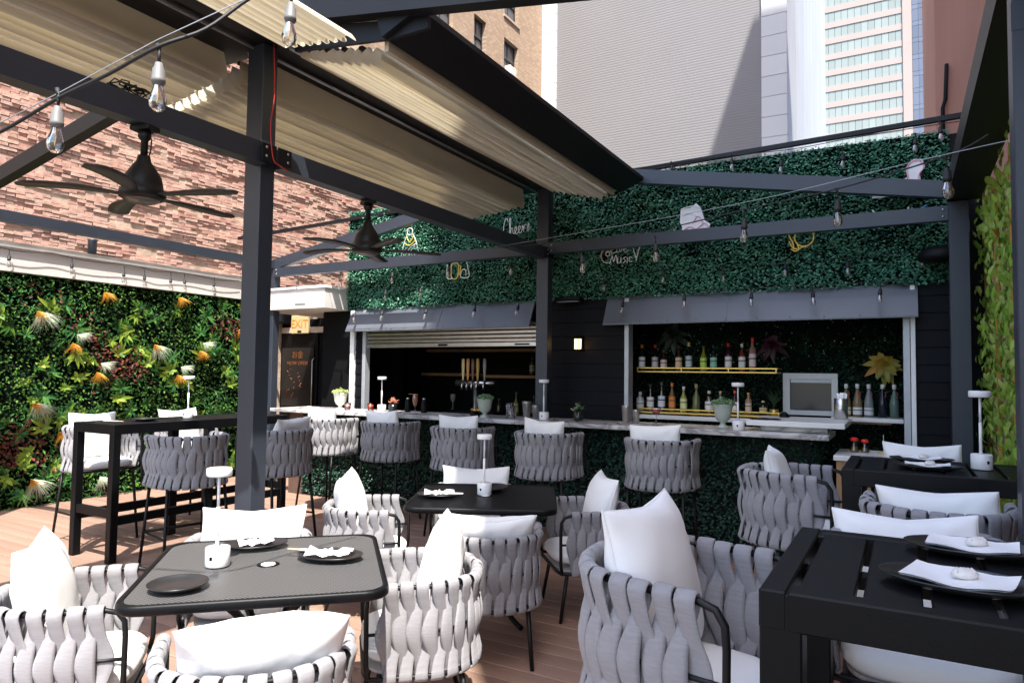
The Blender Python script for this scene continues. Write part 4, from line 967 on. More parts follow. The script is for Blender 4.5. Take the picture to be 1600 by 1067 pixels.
# ================================================================== TABLES
PERF = perforated('perforated_table_metal')
def round_square(s, r, n=6):
    out = []
    for cx, cy, a0 in ((s-r, s-r, 0), (-s+r, s-r, 90), (-s+r, -s+r, 180), (s-r, -s+r, 270)):
        for k in range(n+1): a = R(a0+90*k/n); out.append((cx+r*math.cos(a), cy+r*math.sin(a)))
    return out
def low_table(x, yv, rot, label, holes):
    t = thing('patio_table', label, 'table', (x, yv, 0), R(rot), 'low square patio tables')
    zt = .775; S = .465
    rim = round_square(S-.014, .085); m = MB(); v = []; prof = [(-.012, -.004), (-.004, .004), (.010, .004), (.014, -.004), (.014, -.026), (.008, -.032), (-.010, -.03)]
    n = len(rim); k = len(prof)
    for px_, py_ in rim:
        l = math.hypot(px_, py_); # outward by scaling in max norm
        for d, z in prof:
            sx = px_*(1+d/(S-.014)); sy = py_*(1+d/(S-.014)); v.append((sx, sy, zt-.004+z))
    f = [(i*k+j, ((i+1) % n)*k+j, ((i+1) % n)*k+(j+1) % k, i*k+(j+1) % k) for i in range(n) for j in range(k)]
    m.add(v, f, True); m.build('rim', TABLEM, t)
    pan = round_square(S-.022, .08); m = MB(); m.extrude(pan, 'z', zt-.008, zt-.0045); m.build('mesh_top' if holes else 'table_top', PERF if holes else TABLEM, t)
    m = MB()
    for a in (R(45), R(135)): m.bar((-.52*math.cos(a), -.52*math.sin(a), zt-.024), (.52*math.cos(a), .52*math.sin(a), zt-.024), .03, .02)
    m.build('underframe', TABLEM, t)
    m = MB(); m.lathe([(.0, .0), (.028, .002), (.030, -.003)], 18, (0, 0, zt-.002)); o = m.build('umbrella_plug', WHITEP, t); MB().lathe([(.030, .0), (.044, .001), (.046, -.002)], 18, (0, 0, zt-.0025), cap=False).build('collar', TABLEM, o)
    for q in range(4):
        a = R(45+90*q); c, s = math.cos(a), math.sin(a)
        pts = smooth_path([(c*.40, s*.40, zt-.04), (c*.22, s*.22, zt-.10), (c*.09, s*.09, zt-.24), (c*.06, s*.06, .40), (c*.10, s*.10, .20), (c*.26, s*.26, .06), (c*.36, s*.36, .015)], 5)
        MB().tube(pts, .0165, 8).build('leg', TABLEM, t)
    MB().tube([(.085*math.cos(2*math.pi*k/16), .085*math.sin(2*math.pi*k/16), .40) for k in range(16)], .008, 6, closed=True).build('leg_ring', TABLEM, t)
    return t
low_table(T1[0], T1[1], 44, 'black perforated metal table in the left foreground', True)
low_table(T2[0], T2[1], 27, 'black square metal table in the middle of the deck', False)
def high_table(x0, x1, y0, y1, label, nsl, along, stretch):
    t = thing('high_table', label, 'table', ((x0+x1)/2, (y0+y1)/2, 0), 0, 'black slatted high tables')
    w, d = (x1-x0)/2, (y1-y0)/2; zt = 1.12; L = .085 if not stretch else .065
    for sx in (-1, 1):
        for sy in (-1, 1): MB().bevbox(min(sx*w, sx*(w-L)), max(sx*w, sx*(w-L)), min(sy*d, sy*(d-L)), max(sy*d, sy*(d-L)), 0, zt-.004, .004).build('leg', TABLEM, t)
    fr = .055
    MB().bevbox(-w-.001, -w+fr, -d-.001, d+.001, zt-.082, zt, .004).build('frame_rail', TABLEM, t); MB().bevbox(w-fr, w+.001, -d-.001, d+.001, zt-.082, zt, .004).build('frame_rail', TABLEM, t)
    MB().bevbox(-w+fr+.001, w-fr-.001, -d-.0015, -d+fr, zt-.082, zt-.0005, .004).build('frame_rail', TABLEM, t); MB().bevbox(-w+fr+.001, w-fr-.001, d-fr, d+.0015, zt-.082, zt-.0005, .004).build('frame_rail', TABLEM, t)
    span = 2*(w if along == 'x' else d)-2*fr; gap = .016; sw = (span-(nsl+1)*gap)/nsl
    for k in range(nsl):
        a = -span/2+gap+k*(sw+gap)
        if along == 'x': MB().bevbox(a, a+sw, -d+fr+.001, d-fr-.001, zt-.028, zt-.003, .003).build('slat', TABLEM, t)
        else: MB().bevbox(-w+fr+.001, w-fr-.001, a, a+sw, zt-.028, zt-.003, .003).build('slat', TABLEM, t)
    MB().box(-w+fr, w-fr, -.03, .03, zt-.06, zt-.03).build('cross_bar', TABLEM, t) if along == 'x' else MB().box(-.03, .03, -d+fr, d-fr, zt-.06, zt-.03).build('cross_bar', TABLEM, t)
    if stretch:
        for sx in (-1, 1): MB().bevbox(min(sx*(w-.01), sx*(w-.055)), max(sx*(w-.01), sx*(w-.055)), -d+L+.001, d-L-.001, .30, .37, .003).build('stretcher', TABLEM, t)
        for sy in (-1, 1): MB().bevbox(-w+L+.001, w-L-.001, min(sy*(d-.01), sy*(d-.055)), max(sy*(d-.01), sy*(d-.055)), .36, .43, .003).build('stretcher', TABLEM, t)
        for sx in (-1, 1):
            MB().bevbox(min(sx*w, sx*(w-L)), max(sx*w, sx*(w-L)), -.04, .04, 0, zt-.083, .004).build('leg', TABLEM, t)
    return t
high_table(-6.16, -5.57, 3.30, 5.12, 'long black high table beside the green wall', 12, 'y', True)
high_table(-.275, .60, 1.57, 2.28, 'black slatted high table in the right foreground', 6, 'x', False)
high_table(-.275, .60, 3.84, 4.55, 'black slatted high table further back on the right', 6, 'x', False)

# ================================================================== LAMPS
def make_lamp():
    t = thing('table_lamp', '', 'lamp')
    MB().lathe([(.046, 0), (.048, .003), (.048, .072), (.045, .076), (.0, .076)], 28).build('base', WHITEL, t)
    m = MB(); m.tube([(-.004, 0, .074), (-.004, 0, .235)], .0075, 10); m.tube([(-.004, 0, .235), (-.004, 0, .36)], .006, 10); m.build('stem', WHITEL, t)
    m = MB(); m.lathe([(.0, .395), (.046, .395), (.05, .391), (.05, .366), (.047, .362), (.0, .362)], 28, (-.004, 0, 0)); m.build('head', WHITEL, t)
    MB().bevbox(-.006, .006, -.0495, -.046, .03, .045, .001).build('charge_port', BLACK, t)
    return t
lamp0 = make_lamp(); lu = [False]
def lamp(x, yv, z, rz, label, sc=1.):
    o = lamp0 if not lu[0] else copy_tree(lamp0); lu[0] = True
    o.location = (x, yv, z); o.rotation_euler = (0, 0, R(rz)); o.scale = (sc,)*3; o['label'] = label; o['group'] = 'white table lamps'
lamp(-2.45, 1.90, .7755, 20, 'white cordless lamp on the near mesh table')
lamp(-2.42, 3.92, .7755, 0, 'white cordless lamp on the middle black table')
lamp(-5.86, 4.17, 1.121, 0, 'white cordless lamp on the long high table by the green wall')
lamp(.34, 4.24, 1.121, 30, 'white cordless lamp on the far slatted table')
lamp(-5.46, 6.47, 1.106, 0, 'white cordless lamp on the bar, left end', 1.05)
lamp(-3.24, 6.40, 1.106, 0, 'white cordless lamp on the bar in front of the middle post', 1.05)
lamp(-1.27, 6.30, 1.106, 0, 'white cordless lamp on the bar, right end', 1.05)

# ================================================================== TABLEWARE
PLATE = M('black_stoneware', (.02, .02, .021), .35, 0, .1, 15, coat=.2); NAP = M('white_napkin', (.84, .84, .83), .85, 0, .03, 10, .1, 60, .1)
def plate_mesh(r, sx=1, sy=1):
    return MB().lathe([(.0, .004), (r*.55, .004), (r*.75, .009), (r*.98, .021), (r, .023), (r*.99, .019), (r*.72, .003), (r*.55, 0), (0, 0)], 30, (0, 0, 0), sx, sy).mesh('plate', PLATE)
PM1 = plate_mesh(.105); PM2 = plate_mesh(.115, 1.25, .85); PM3 = plate_mesh(.125, 1.25, .8)
def plate(me, x, yv, z, rz, label, up=True):
    o = obj('plate', me, None, (x, yv, z), (0, 0, R(rz))); tag(o, label, 'plate', 'black plates'); return o
def napkin_roll(x, yv, z, rz, label, L=.2):
    t = thing('napkin', label, 'napkin', (x, yv, z), R(rz), 'white napkins'); m = MB(); v = []; n = 9
    for k in range(n):
        tt = k/(n-1)-.5; wv = .022+.05*abs(tt)**1.2*1.3
        for a, hz in ((-1, .002), (-.5, .016), (0, .007+.01*abs(tt)), (.5, .018), (1, .003)): v.append((L*tt, a*wv+.008*math.sin(tt*5), hz+.012*abs(tt)*2+.006*math.sin(k*2.1+a*2)))
    f = [(k*5+j, k*5+j+1, k*5+6+j, k*5+5+j) for k in range(n-1) for j in range(4)]; m.add(v, f, True); m.build('folded_cloth', NAP, t)
    m = MB(); m.tube([(0, -.026, .004), (0, -.02, .024), (0, .02, .024), (0, .026, .004)], .006, 6); m.build('band', NAP, t); return t
def chopsticks(x, yv, z, rz, label):
    t = thing('chopsticks', label, 'chopsticks', (x, yv, z), R(rz), 'chopsticks in paper sleeves')
    MB().bevbox(-.11, .06, -.011, .011, 0, .005, .001).build('paper_sleeve', NAP, t)
    for k in (-.004, .004): MB().tube([(.055, k, .0025), (.115, k, .0025)], .0028, 6).build('stick', M('light_wood_stick', (.6, .42, .24), .6), t)
def napkin_flat(x, yv, z, rz, label, pebble=True):
    t = thing('napkin', label, 'napkin', (x, yv, z), R(rz), 'white napkins'); m = MB(); n = 8; v = []
    for i in range(n+1):
        for j in range(n+1):
            u, w_ = i/n-.5, j/n-.5; v.append((u*.2, w_*.155, .012+.03*u*u+.02*w_*w_+.003*math.sin(u*9+w_*4)))
    o = len(v); v += [(p[0]*.985, p[1]*.985, p[2]-.004) for p in v]
    f = [(i*(n+1)+j, (i+1)*(n+1)+j, (i+1)*(n+1)+j+1, i*(n+1)+j+1) for i in range(n) for j in range(n)]; f += [tuple(q+o for q in reversed(g)) for g in f]
    m.add(v, f, True); m.build('folded_cloth', NAP, t)
    if pebble:
        s = thing('shell', 'pale shell on the '+label.split(' ', 1)[1], 'shell', (x+.01, yv+.01, z+.014), R(rz+30), 'shells on the napkins')
        MB().lathe([(.0, .0), (.022, .002), (.026, .009), (.02, .018), (.009, .022), (.0, .023)], 10, (0, 0, 0), 1.1, .75).build('body', M('pale_shell', (.72, .68, .64), .5, 0, .15, 40), s)
        m = MB()
        for k in range(5): m.tube([(-.018+.009*k, -.012, .016), (-.014+.007*k, .0, .0225), (-.012+.006*k, .012, .017)], .0018, 5)
        m.build('ridges', MATS['pale_shell'], s)
z1 = .7752
plate(PM1, -2.315, 1.63, z1, 0, 'empty black round plate near the front corner of the mesh table')
plate(PM2, -2.56, 2.18, z1, 50, 'black oval plate at the back of the mesh table')
napkin_roll(-2.56, 2.18, z1+.014, 60, 'crumpled white napkin on the back plate of the mesh table', .15)
plate(PM2, -2.14, 2.22, z1, 20, 'black oval plate at the right of the mesh table')
napkin_roll(-2.14, 2.22, z1+.014, 25, 'white napkin bow on the right plate of the mesh table', .19); chopsticks(-2.22, 2.20, z1+.026, 200, 'paper-sleeved chopsticks on the near mesh table')
plate(PM2, -2.62, 3.69, z1, 30, 'black oval plate on the left of the middle table'); napkin_roll(-2.62, 3.69, z1+.014, 35, 'white napkin on the left plate of the middle table', .19); chopsticks(-2.56, 3.68, z1+.026, 210, 'paper-sleeved chopsticks on the middle table')
plate(PM2, -2.47, 4.12, z1, 110, 'black plate behind the lamp on the middle table')
z2 = 1.1205
plate(PM3, .10, 1.80, z2, -5, 'black plate nearest the camera on the right slatted table'); napkin_flat(.10, 1.80, z2+.006, -14, 'white square napkin on the nearest right plate')
plate(PM3, .15, 2.17, z2, 5, 'black plate at the far edge of the near slatted table'); napkin_flat(.15, 2.17, z2+.006, -6, 'white square napkin on the second right plate')
plate(PM3, .10, 4.07, z2, 0, 'black plate at the near edge of the far slatted table'); napkin_flat(.10, 4.07, z2+.006, 0, 'white square napkin at the near edge of the far slatted table')
plate(PM3, .08, 4.40, z2, 5, 'black plate at the far edge of the far slatted table'); napkin_flat(.08, 4.40, z2+.006, 8, 'white square napkin at the far edge of the far slatted table')
plate(PM1, -5.82, 3.72, z2, 0, 'black plate on the near end of the long high table'); chopsticks(-5.96, 3.52, z2, 10, 'paper-sleeved chopsticks on the long high table')
plate(PM1, -5.8, 4.78, z2, 0, 'black plate at the far end of the long high table')

# ================================================================== BAR TOP ITEMS
zc = 1.106
URN = M('celadon_urn', (.42, .47, .40), .4, 0, .06, 8); URNW = M('cream_urn', (.66, .66, .56), .45, 0, .06, 8); SUC = M('succulent_leaf', (.12, .24, .12), .5, 0, 0, island=[(.10, .22, .10), (.20, .34, .18), (.30, .42, .22)], trans=.2); LIMEF = M('lime_flower', (.4, .5, .14), .6, 0, 0, island=[(.32, .45, .10), (.5, .58, .2), (.6, .64, .34)], trans=.3)
def urn(x, yv, label, mat, leafm, s=1., wide=False):
    t = thing('potted_plant', label, 'plant', (x, yv, zc)); t.scale = (s,)*3
    MB().lathe([(.0, 0), (.045, 0), (.048, .006), (.03, .016), (.018, .03), (.022, .042), (.045, .06), (.06, .09), (.066, .13), (.072, .165), (.080, .18), (.074, .18), (.062, .15), (.0, .15)], 24, (0, 0, 0), flute=.035).build('urn', mat, t)
    n = 260; a = rng.uniform(0, 6.28, n); r = np.sqrt(rng.uniform(0, 1, n))*.085; zz = .185+rng.uniform(0, .05, n)*(1-r/.13)-.3*np.maximum(r-.07, 0)
    tag(obj('leaves', cloud_mesh('leaves', [leaf_cloud(np.stack([r*np.cos(a), r*np.sin(a), zz], 1), np.stack([np.cos(a)*.6, np.sin(a)*.6, np.ones(n)], 1), rng.uniform(.018, .04, n), .5, .3)], leafm), t), kind='stuff')
    for k in range(6):
        q = rosette(7, .05, .014, .7, k); o = q.build('succulent', leafm, t); aa = k*1.05; o.location = (.055*math.cos(aa), .055*math.sin(aa), .19); o.rotation_euler = (0, R(-90), 0)
    return t
urn(-6.12, 6.46, 'cream urn of lime green flowers at the left end of the bar', URNW, LIMEF, 1.15)
urn(-3.90, 6.30, 'pale green fluted urn plant on the bar under the beer taps', URN, SUC, 1.1)
urn(-1.44, 6.46, 'pale green fluted urn of succulents on the bar at the right', URN, SUC, 1.2)
def vase(x, yv, label, leafm, h=.10):
    t = thing('potted_plant', label, 'plant', (x, yv, zc)); MB().lathe([(.0, 0), (.045, 0), (.052, .01), (.052, h), (.046, h), (.044, h-.02), (0, h-.02)], 20).build('pot', M('black_glass_pot', (.012, .014, .012), .12), t)
    for k in range(5):
        q = rosette(9, .06, .022, .9, 30+k); o = q.build('succulent', leafm, t); aa = k*1.25; o.location = (.03*math.cos(aa), .03*math.sin(aa), h+.01+.02*(k % 3)); o.rotation_euler = (0, R(-90), 0)
    return t
t = vase(-2.88, 6.46, 'small black pot of green succulents with a white flower on the bar', SUC); m = rosette(8, .04, .03, .7, 77); o = m.build('flower', M('cream_petal', (.75, .66, .45), .6, trans=.3), t); o.location = (-.06, -.03, .11); o.rotation_euler = (0, R(-60), 0)
t = vase(-5.33, 6.52, 'small black vase of peach flowers beside the left bar lamp', M('peach_petal', (.7, .32, .22), .6, 0, .2, 30, trans=.3), .09)
def lathe_thing(name, label, cat, x, yv, prof, mat, z=zc, n=20, group=None, **k):
    t = thing(name, label, cat, (x, yv, z), 0, group); return t, MB().lathe(prof, n, **k).build('body', mat, t)
shk = [(.0, 0), (.030, 0), (.042, .14), (.043, .145), (.040, .145), (.0, .13)]
for x, yv, s, lab in ((-2.42, 6.60, 1.15, 'taller steel shaker tin left of the red cocktail'), (-2.30, 6.55, .9, 'shorter steel shaker tin left of the red cocktail'), (-3.53, 6.56, 1.2, 'tall steel shaker beside the middle post'), (-3.40, 6.52, .95, 'short steel shaker beside the middle post')):
    t, o = lathe_thing('shaker_tin', lab, 'shaker', x, yv, shk, STEEL, group='steel shakers on the bar'); t.scale = (s,)*3; MB().lathe([(.0425, .128), (.0455, .131), (.0425, .134)], 20, cap=False).build('rim_band', STEEL, t)
for x, yv, lab in ((-5.13, 6.55, 'black bottle left of the champagne flute'), (-4.90, 6.56, 'black bottle just behind the champagne flute')):
    t, o = lathe_thing('black_bottle', lab, 'bottle', x, yv, [(.0, 0), (.034, 0), (.036, .01), (.034, .11), (.02, .15), (.018, .155), (0, .155)], BLACK); MB().lathe([(.019, .1555), (.019, .168), (0, .17)], 14).build('cap', STEEL, t)
# drinks
def stem_glass(x, yv, label, liquid, kind):
    t = thing('cocktail_glass', label, 'drink', (x, yv, zc))
    if kind == 'coupe': pr = [(.036, 0), (.034, .003), (.005, .006), (.004, .10), (.012, .106), (.04, .125), (.047, .15), (.047, .155)]; lq = [(.0, .108), (.03, .118), (.042, .13), (.046, .150), (.0, .150)]
    elif kind == 'flute': pr = [(.036, 0), (.034, .003), (.005, .006), (.004, .08), (.02, .10), (.032, .15), (.033, .19), (.028, .22)]; lq = [(.0, .09), (.018, .102), (.030, .15), (.031, .19), (.029, .21), (0, .21)]
    else: pr = [(.036, 0), (.036, .003), (.034, .01), (.042, .09)]; lq = [(.0, .008), (.032, .01), (.038, .07), (0, .07)]
    MB().lathe(pr, 20).build('glass', GLASSC, t); MB().lathe(lq, 20).build('drink', liquid, t); return t
t = stem_glass(-2.04, 6.38, 'coupe glass with a red cocktail on the bar', M('red_drink', (.75, .07, .05), .25, 0, trans=.3), 'coupe'); MB().lathe([(.0, .151), (.044, .151), (.044, .158), (0, .16)], 18).build('foam', M('foam', (.8, .7, .66), .8), t)
t = stem_glass(-4.83, 6.30, 'tall flute of peach champagne cocktail on the bar', M('peach_drink', (.75, .38, .22), .25, trans=.4), 'flute'); MB().tube([(-.09, 0, .225), (.04, 0, .222)], .003, 5).build('garnish_pick', WOOD, t)
stem_glass(-5.92, 6.38, 'pink drink in a short glass beside the cream urn', M('pink_drink', (.75, .42, .42), .3, trans=.4), 'rocks'); stem_glass(-5.66, 6.50, 'red spritz in a rocks glass beside the left bar lamp', M('orange_drink', (.8, .12, .04), .25, trans=.3), 'rocks')
t, o = lathe_thing('cut_glass_tumbler', 'tall cut glass mixing beaker on the bar beside the steel shakers', 'glass', -3.60, 6.34, [(.0, 0), (.046, 0), (.048, .005), (.05, .16), (.046, .16), (.044, .012), (0, .012)], GLASSC, n=28, flute=.04)
m = MB()
for k in range(14): a = 2*math.pi*k/14; b2 = a+.45; m.tube([(.051*math.cos(a), .051*math.sin(a), .02), (.051*math.cos(b2), .051*math.sin(b2), .14)], .0022, 4); m.tube([(.051*math.cos(b2), .051*math.sin(b2), .02), (.051*math.cos(a), .051*math.sin(a), .14)], .0022, 4)
m.build('cut_pattern', GLASSC, t)
t = thing('pepper_mill', 'dark wooden muddler with steel collar standing on the bar', 'mill', (-4.18, 6.58, zc)); MB().lathe([(.0, 0), (.034, 0), (.034, .05), (.0, .052)], 16).build('collar', STEEL, t); MB().lathe([(.026, .053), (.022, .08), (.020, .15), (.022, .19), (0, .195)], 16).build('handle', M('dark_mill_wood', (.06, .035, .03), .4), t)
t = thing('flower_garnish', 'small yellow and orange flower decoration on the bar beside the green urn', 'flowers', (-4.05, 6.34, zc)); MB().lathe([(.0, 0), (.05, 0), (.055, .03), (.03, .06), (0, .065)], 14).build('bowl', BLACK, t)
for k in range(5): o = rosette(7, .04, .025, .7, 50+k).build('flower', NEO if k % 2 else NEY, t); o.location = (.03*math.cos(k*1.3)+.02, .03*math.sin(k*1.3)-.02, .065+.01*(k % 2)); o.rotation_euler = (0, R(-80), k)
t = thing('clipboard', 'dark clipboard lying at the raised end of the bar', 'clipboard', (-1.08, 6.5, 1.1985), R(20)); MB().bevbox(-.12, .12, -.08, .08, 0, .006, .002).build('board', BLACK, t); MB().bevbox(-.03, .03, .06, .078, .0065, .014, .002).build('clip', STEEL, t)
t = thing('service_bell', 'small black service bell on the raised shelf', 'bell', (-.98, 6.95, 1.1985)); MB().lathe([(.0, 0), (.045, 0), (.048, .006), (.04, .012), (.038, .014), (.03, .036), (.012, .048), (0, .05)], 20).build('dome', BLACK, t); MB().lathe([(.004, .05), (.004, .06), (.0, .062)], 8).build('button', STEEL, t)
t = thing('chopstick_canister', 'steel canister of wrapped chopsticks on the raised shelf', 'canister', (-.50, 6.98, 1.1985)); MB().lathe([(.0, 0), (.060, 0), (.058, .19), (.055, .19), (.054, .02), (0, .02)], 24).build('canister', STEEL, t)
for k in range(14): a = k*2.4; r = .042*math.sqrt((k+.5)/14); MB().tube([(r*.8*math.cos(a), r*.8*math.sin(a), .03), (r*math.cos(a)*1.15, r*math.sin(a)*1.15, .225+.008*(k % 3))], .008, 6).build('stick', NAP if k % 3 else M('kraft_stick', (.6, .5, .38), .7), t)
# soy bottles on the cabinet
for x, lab in ((-.37, 'larger soy sauce bottle with red cap on the side cabinet'), (-.29, 'smaller soy sauce bottle with red cap on the side cabinet')):
    s = 1.05 if x < -.33 else .95
    t = thing('soy_bottle', lab, 'bottle', (x, 6.55, .951), 0, 'soy sauce bottles'); t.scale = (s,)*3
    MB().lathe([(.0, 0), (.036, 0), (.036, .02), (.02, .065), (.018, .085), (0, .085)], 16).build('glass', GLASSC, t); MB().lathe([(.0, .003), (.032, .003), (.031, .022), (.022, .045), (0, .046)], 16).build('sauce', M('soy_sauce', (.25, .14, .02), .2), t); MB().lathe([(.022, .086), (.030, .092), (.030, .108), (.02, .115), (0, .116)], 16).build('cap', M('red_cap', (.7, .03, .02), .35), t)
t = thing('ring_stand', 'thin wire napkin stand on the side cabinet', 'stand', (-.15, 6.5, .951)); MB().tube([(.05*math.cos(R(30*k)), .05*math.sin(R(30*k)), .01) for k in range(12)], .004, 6, closed=True).build('ring', GOLD, t); MB().tube([(0, 0, .01), (0, 0, .16)], .0025, 5).build('pin', STEEL, t); MB().bar((-.05, 0, .01), (.05, 0, .01), .006, .004).build('cross', GOLD, t)

# ================================================================== BOTTLES
def bottle(x, yv, z, label, glassc, labc, capc, h=.30, r=.037, shape='wine', group='bottles on the gold shelves', lw=(.25, .55)):
    t = thing('liquor_bottle', label, 'bottle', (x, yv, z), 0, group)
    nk = .62 if shape == 'wine' else .72
    if shape == 'square': pr = [(.0, 0), (r, 0), (r, h*.66), (r*.45, h*.74), (r*.38, h*.95)]
    elif shape == 'flip': pr = [(.0, 0), (r, 0), (r, h*.45), (r*.7, h*.62), (r*.33, h*.8), (r*.3, h*.95)]
    else: pr = [(.0, 0), (r*.97, 0), (r, .006), (r, h*nk*.85), (r*.8, h*nk*.97), (r*.36, h*(nk+.12)), (r*.33, h*.9)]
    gm = M('bottle_'+'_'.join('%02d' % int(c*99) for c in glassc), tuple(c*.75 for c in glassc), .08, 0, spec=.7, trans=.25) if glassc != CLR else GLASSC
    MB().lathe(pr, 18).build('glass', gm, t)
    if labc:
        lm = M('label_'+'_'.join('%02d' % int(c*99) for c in labc), labc, .7)
        o = MB().lathe([(r*1.012, h*lw[0]*.6), (r*1.012, h*lw[1]*.95)], 18, cap=False).build('label', lm, t)
        MB().lathe([(r*1.02, h*(lw[0]*.35+lw[1]*.5)), (r*1.02, h*(lw[0]*.25+lw[1]*.62))], 18, cap=False).build('label_band', M('label_ink', (.09, .08, .09), .7), o)
    if capc:
        cm = M('cap_'+'_'.join('%02d' % int(c*99) for c in capc), capc, .4); MB().lathe([(r*.42, h*.86), (r*.42, h), (0, h*1.002)], 14).build('cap', cm, t)
    return t
DKG = (.012, .03, .015); BRN = (.08, .025, .01); CLR = (.42, .45, .43); W = (.75, .74, .7)
top = [('white round label and orange cap', DKG, W, (.8, .3, .04), .30, 'wine'), ('pale round label and red cap', (.03, .012, .012), (.65, .55, .55), (.55, .03, .03), .30, 'wine'), ('white and orange label and slim dark neck', (.06, .03, .02), (.7, .55, .45), (.08, .06, .05), .24, 'wine'), ('amber body and yellow label', BRN, (.7, .5, .3), (.03, .03, .03), .29, 'wine'),
 ('pale blue label and gold foil top', (.015, .012, .012), (.5, .6, .62), (.6, .5, .2), .32, 'wine'), ('lime green label and yellow glass', (.35, .4, .03), (.5, .65, .1), (.1, .1, .05), .28, 'wine'), ('jade green half-moon label', (.02, .022, .02), (.25, .5, .38), (.03, .03, .03), .29, 'wine'), ('white label and red foil cap', (.06, .02, .03), (.75, .68, .66), (.65, .02, .04), .31, 'square'),
 ('red body and white round label', (.35, .05, .03), W, (.6, .6, .58), .30, 'wine'), ('tall pink label and red stopper', (.5, .25, .2), (.72, .55, .52), (.7, .03, .03), .36, 'square')]
for i, (d, g, l, c, h, s) in enumerate(top): bottle(-2.60+.137*i+.018*math.sin(i*2.7), 7.60+.03*math.sin(i*1.9), 1.628, 'bottle with '+d+' on the upper gold shelf', g, l, c, h, .036, s)
bot = [('all white ceramic body', (.7, .7, .68), (.66, .66, .64), (.7, .7, .68), .21, 'square', .042), ('clear glass and white label', CLR, W, (.06, .06, .06), .30, 'wine', .04), ('clear glass, blue-printed white label and long neck', CLR, (.66, .68, .78), (.08, .08, .1), .33, 'wine', .04), ('orange label and copper cap', (.3, .16, .05), (.75, .25, .05), (.7, .2, .05), .32, 'wine', .036), ('yellow liqueur and pale label', (.5, .52, .12), (.68, .7, .35), (.7, .7, .68), .28, 'wine', .038), ('tall olive glass and gold top', (.22, .24, .08), None, (.45, .36, .15), .31, 'wine', .04),
 ('squat clear body and white label', CLR, W, (.6, .55, .5), .24, 'square', .045), ('small clear body and copper stopper', (.3, .3, .3), (.4, .4, .4), (.6, .35, .2), .24, 'wine', .034), ('red neck and white label', (.08, .02, .02), W, (.7, .1, .05), .25, 'wine', .034), ('copper body and orange cap', (.6, .35, .2), (.68, .52, .4), (.8, .25, .1), .23, 'square', .032), ('low dark body and gold top', (.02, .02, .03), (.6, .5, .2), (.6, .5, .2), .15, 'square', .04)]
for i, (d, g, l, c, h, s, r) in enumerate(bot): bottle((-2.62, -2.50, -2.37, -2.25, -2.12, -1.98, -1.84, -1.72, -1.57, -1.43, -1.28)[i], 7.60, 1.178, 'bottle with '+d+' on the lower gold shelf', g, l, c, h, r, s)
fl = [('olive liquid and cream label', (.28, .26, .12), (.75, .66, .42)), ('amber liquid and white label', (.4, .26, .14), W), ('clear glass and grey label', (.36, .4, .4), (.6, .62, .62)), ('dark blue liquid', (.015, .02, .04), None), ('clear green glass at the end of the row', (.2, .3, .25), None)]
for i, (d, g, l) in enumerate(fl): 
    t = bottle((-.50, -.40, -.30, -.18, -.08)[i], 7.66, 1.197, 'flip-top bottle with '+d+' on the right shelf', g, l, (.75, .72, .7), .32, .042, 'flip', 'flip-top bottles on the right shelf', (.1, .3))
    MB().tube([(.02, -.02, .25), (.03, -.025, .22), (.02, -.03, .19)], .003, 5).build('clip_wire', M('red_rubber', (.6, .1, .08), .5), t)
inn = [(-4.95, 9.35, 1.57, (.2, .12, .06), (.45, .38, .25), .26), (-4.55, 9.35, 1.57, (.12, .16, .05), (.5, .45, .2), .28), (-4.3, 9.35, 1.57, (.2, .14, .08), (.4, .36, .3), .24), (-5.35, 9.05, .955, (.16, .12, .06), None, .24), (-5.05, 9.05, .955, (.3, .32, .06), (.5, .5, .2), .34), (-4.75, 9.05, .955, (.1, .14, .08), (.4, .42, .36), .3), (-4.45, 9.05, .955, (.1, .08, .06), None, .26), (-4.2, 9.05, .955, (.12, .1, .08), (.3, .3, .3), .28)]
for i, (x, yv, z, g, l, h) in enumerate(inn): bottle(x, yv, z+.006, ('first', 'second', 'third', 'first', 'second', 'third', 'fourth', 'fifth')[i]+' bottle from the left '+('on the wooden shelf' if i < 3 else 'on the back counter')+' in the dark hatch', g, l, (.1, .1, .1), h, .036, 'wine', 'bottles in the dark hatch')
# beer taps
bt_ = thing('beer_tap_tower', 'beer tap tower with five upright handles in the dark hatch', 'beer taps', (-4.86, 7.62, 1.08))
MB().lathe([(.06, 0), (.06, .02), (.035, .03), (.035, .34)], 18).build('column', STEEL, bt_); MB().lathe([(.04, -.3), (.04, .3)], 16).build('tap_bar', STEEL, bt_).matrix_local = Matrix.Translation((0, 0, .37)) @ Matrix.Rotation(R(90), 4, 'Y')
MB().bevbox(-.35, .35, -.12, .12, -.3, -.001, .005).build('drip_base', BLACK, bt_)
for k, c in enumerate(((.5, .42, .2), (.5, .22, .06), (.12, .06, .03), (.4, .26, .06), (.2, .18, .15))):
    x = -.16+.075*k+(.03 if k == 4 else 0); o = MB().lathe([(.012, .40), (.014, .43), (.020, .50), (.026, .60), (.022, .68), (.0, .69)], 12, (x, -.06, 0), 1, .6).build('tap_handle', M('tap_handle_%d' % k, c, .4), bt_)
    m = MB(); m.tube([(x, 0, .38), (x, -.06, .38), (x, -.09, .34), (x, -.09, .28)], .012, 8); m.build('spout', STEEL, bt_)
wg = thing('wine_glass', 'cloudy wine glass on the back bar in the dark hatch', 'glass', (-5.75, 8.4, 1.05)); MB().lathe([(.035, 0), (.004, .005), (.004, .1), (.03, .13), (.038, .18), (.032, .22)], 16).build('bowl', M('cloudy_glass', (.4, .34, .3), .3, trans=.4), wg); MB().lathe([(.03, -.1), (.03, 0)], 12).build('stand', BLACK, wg)
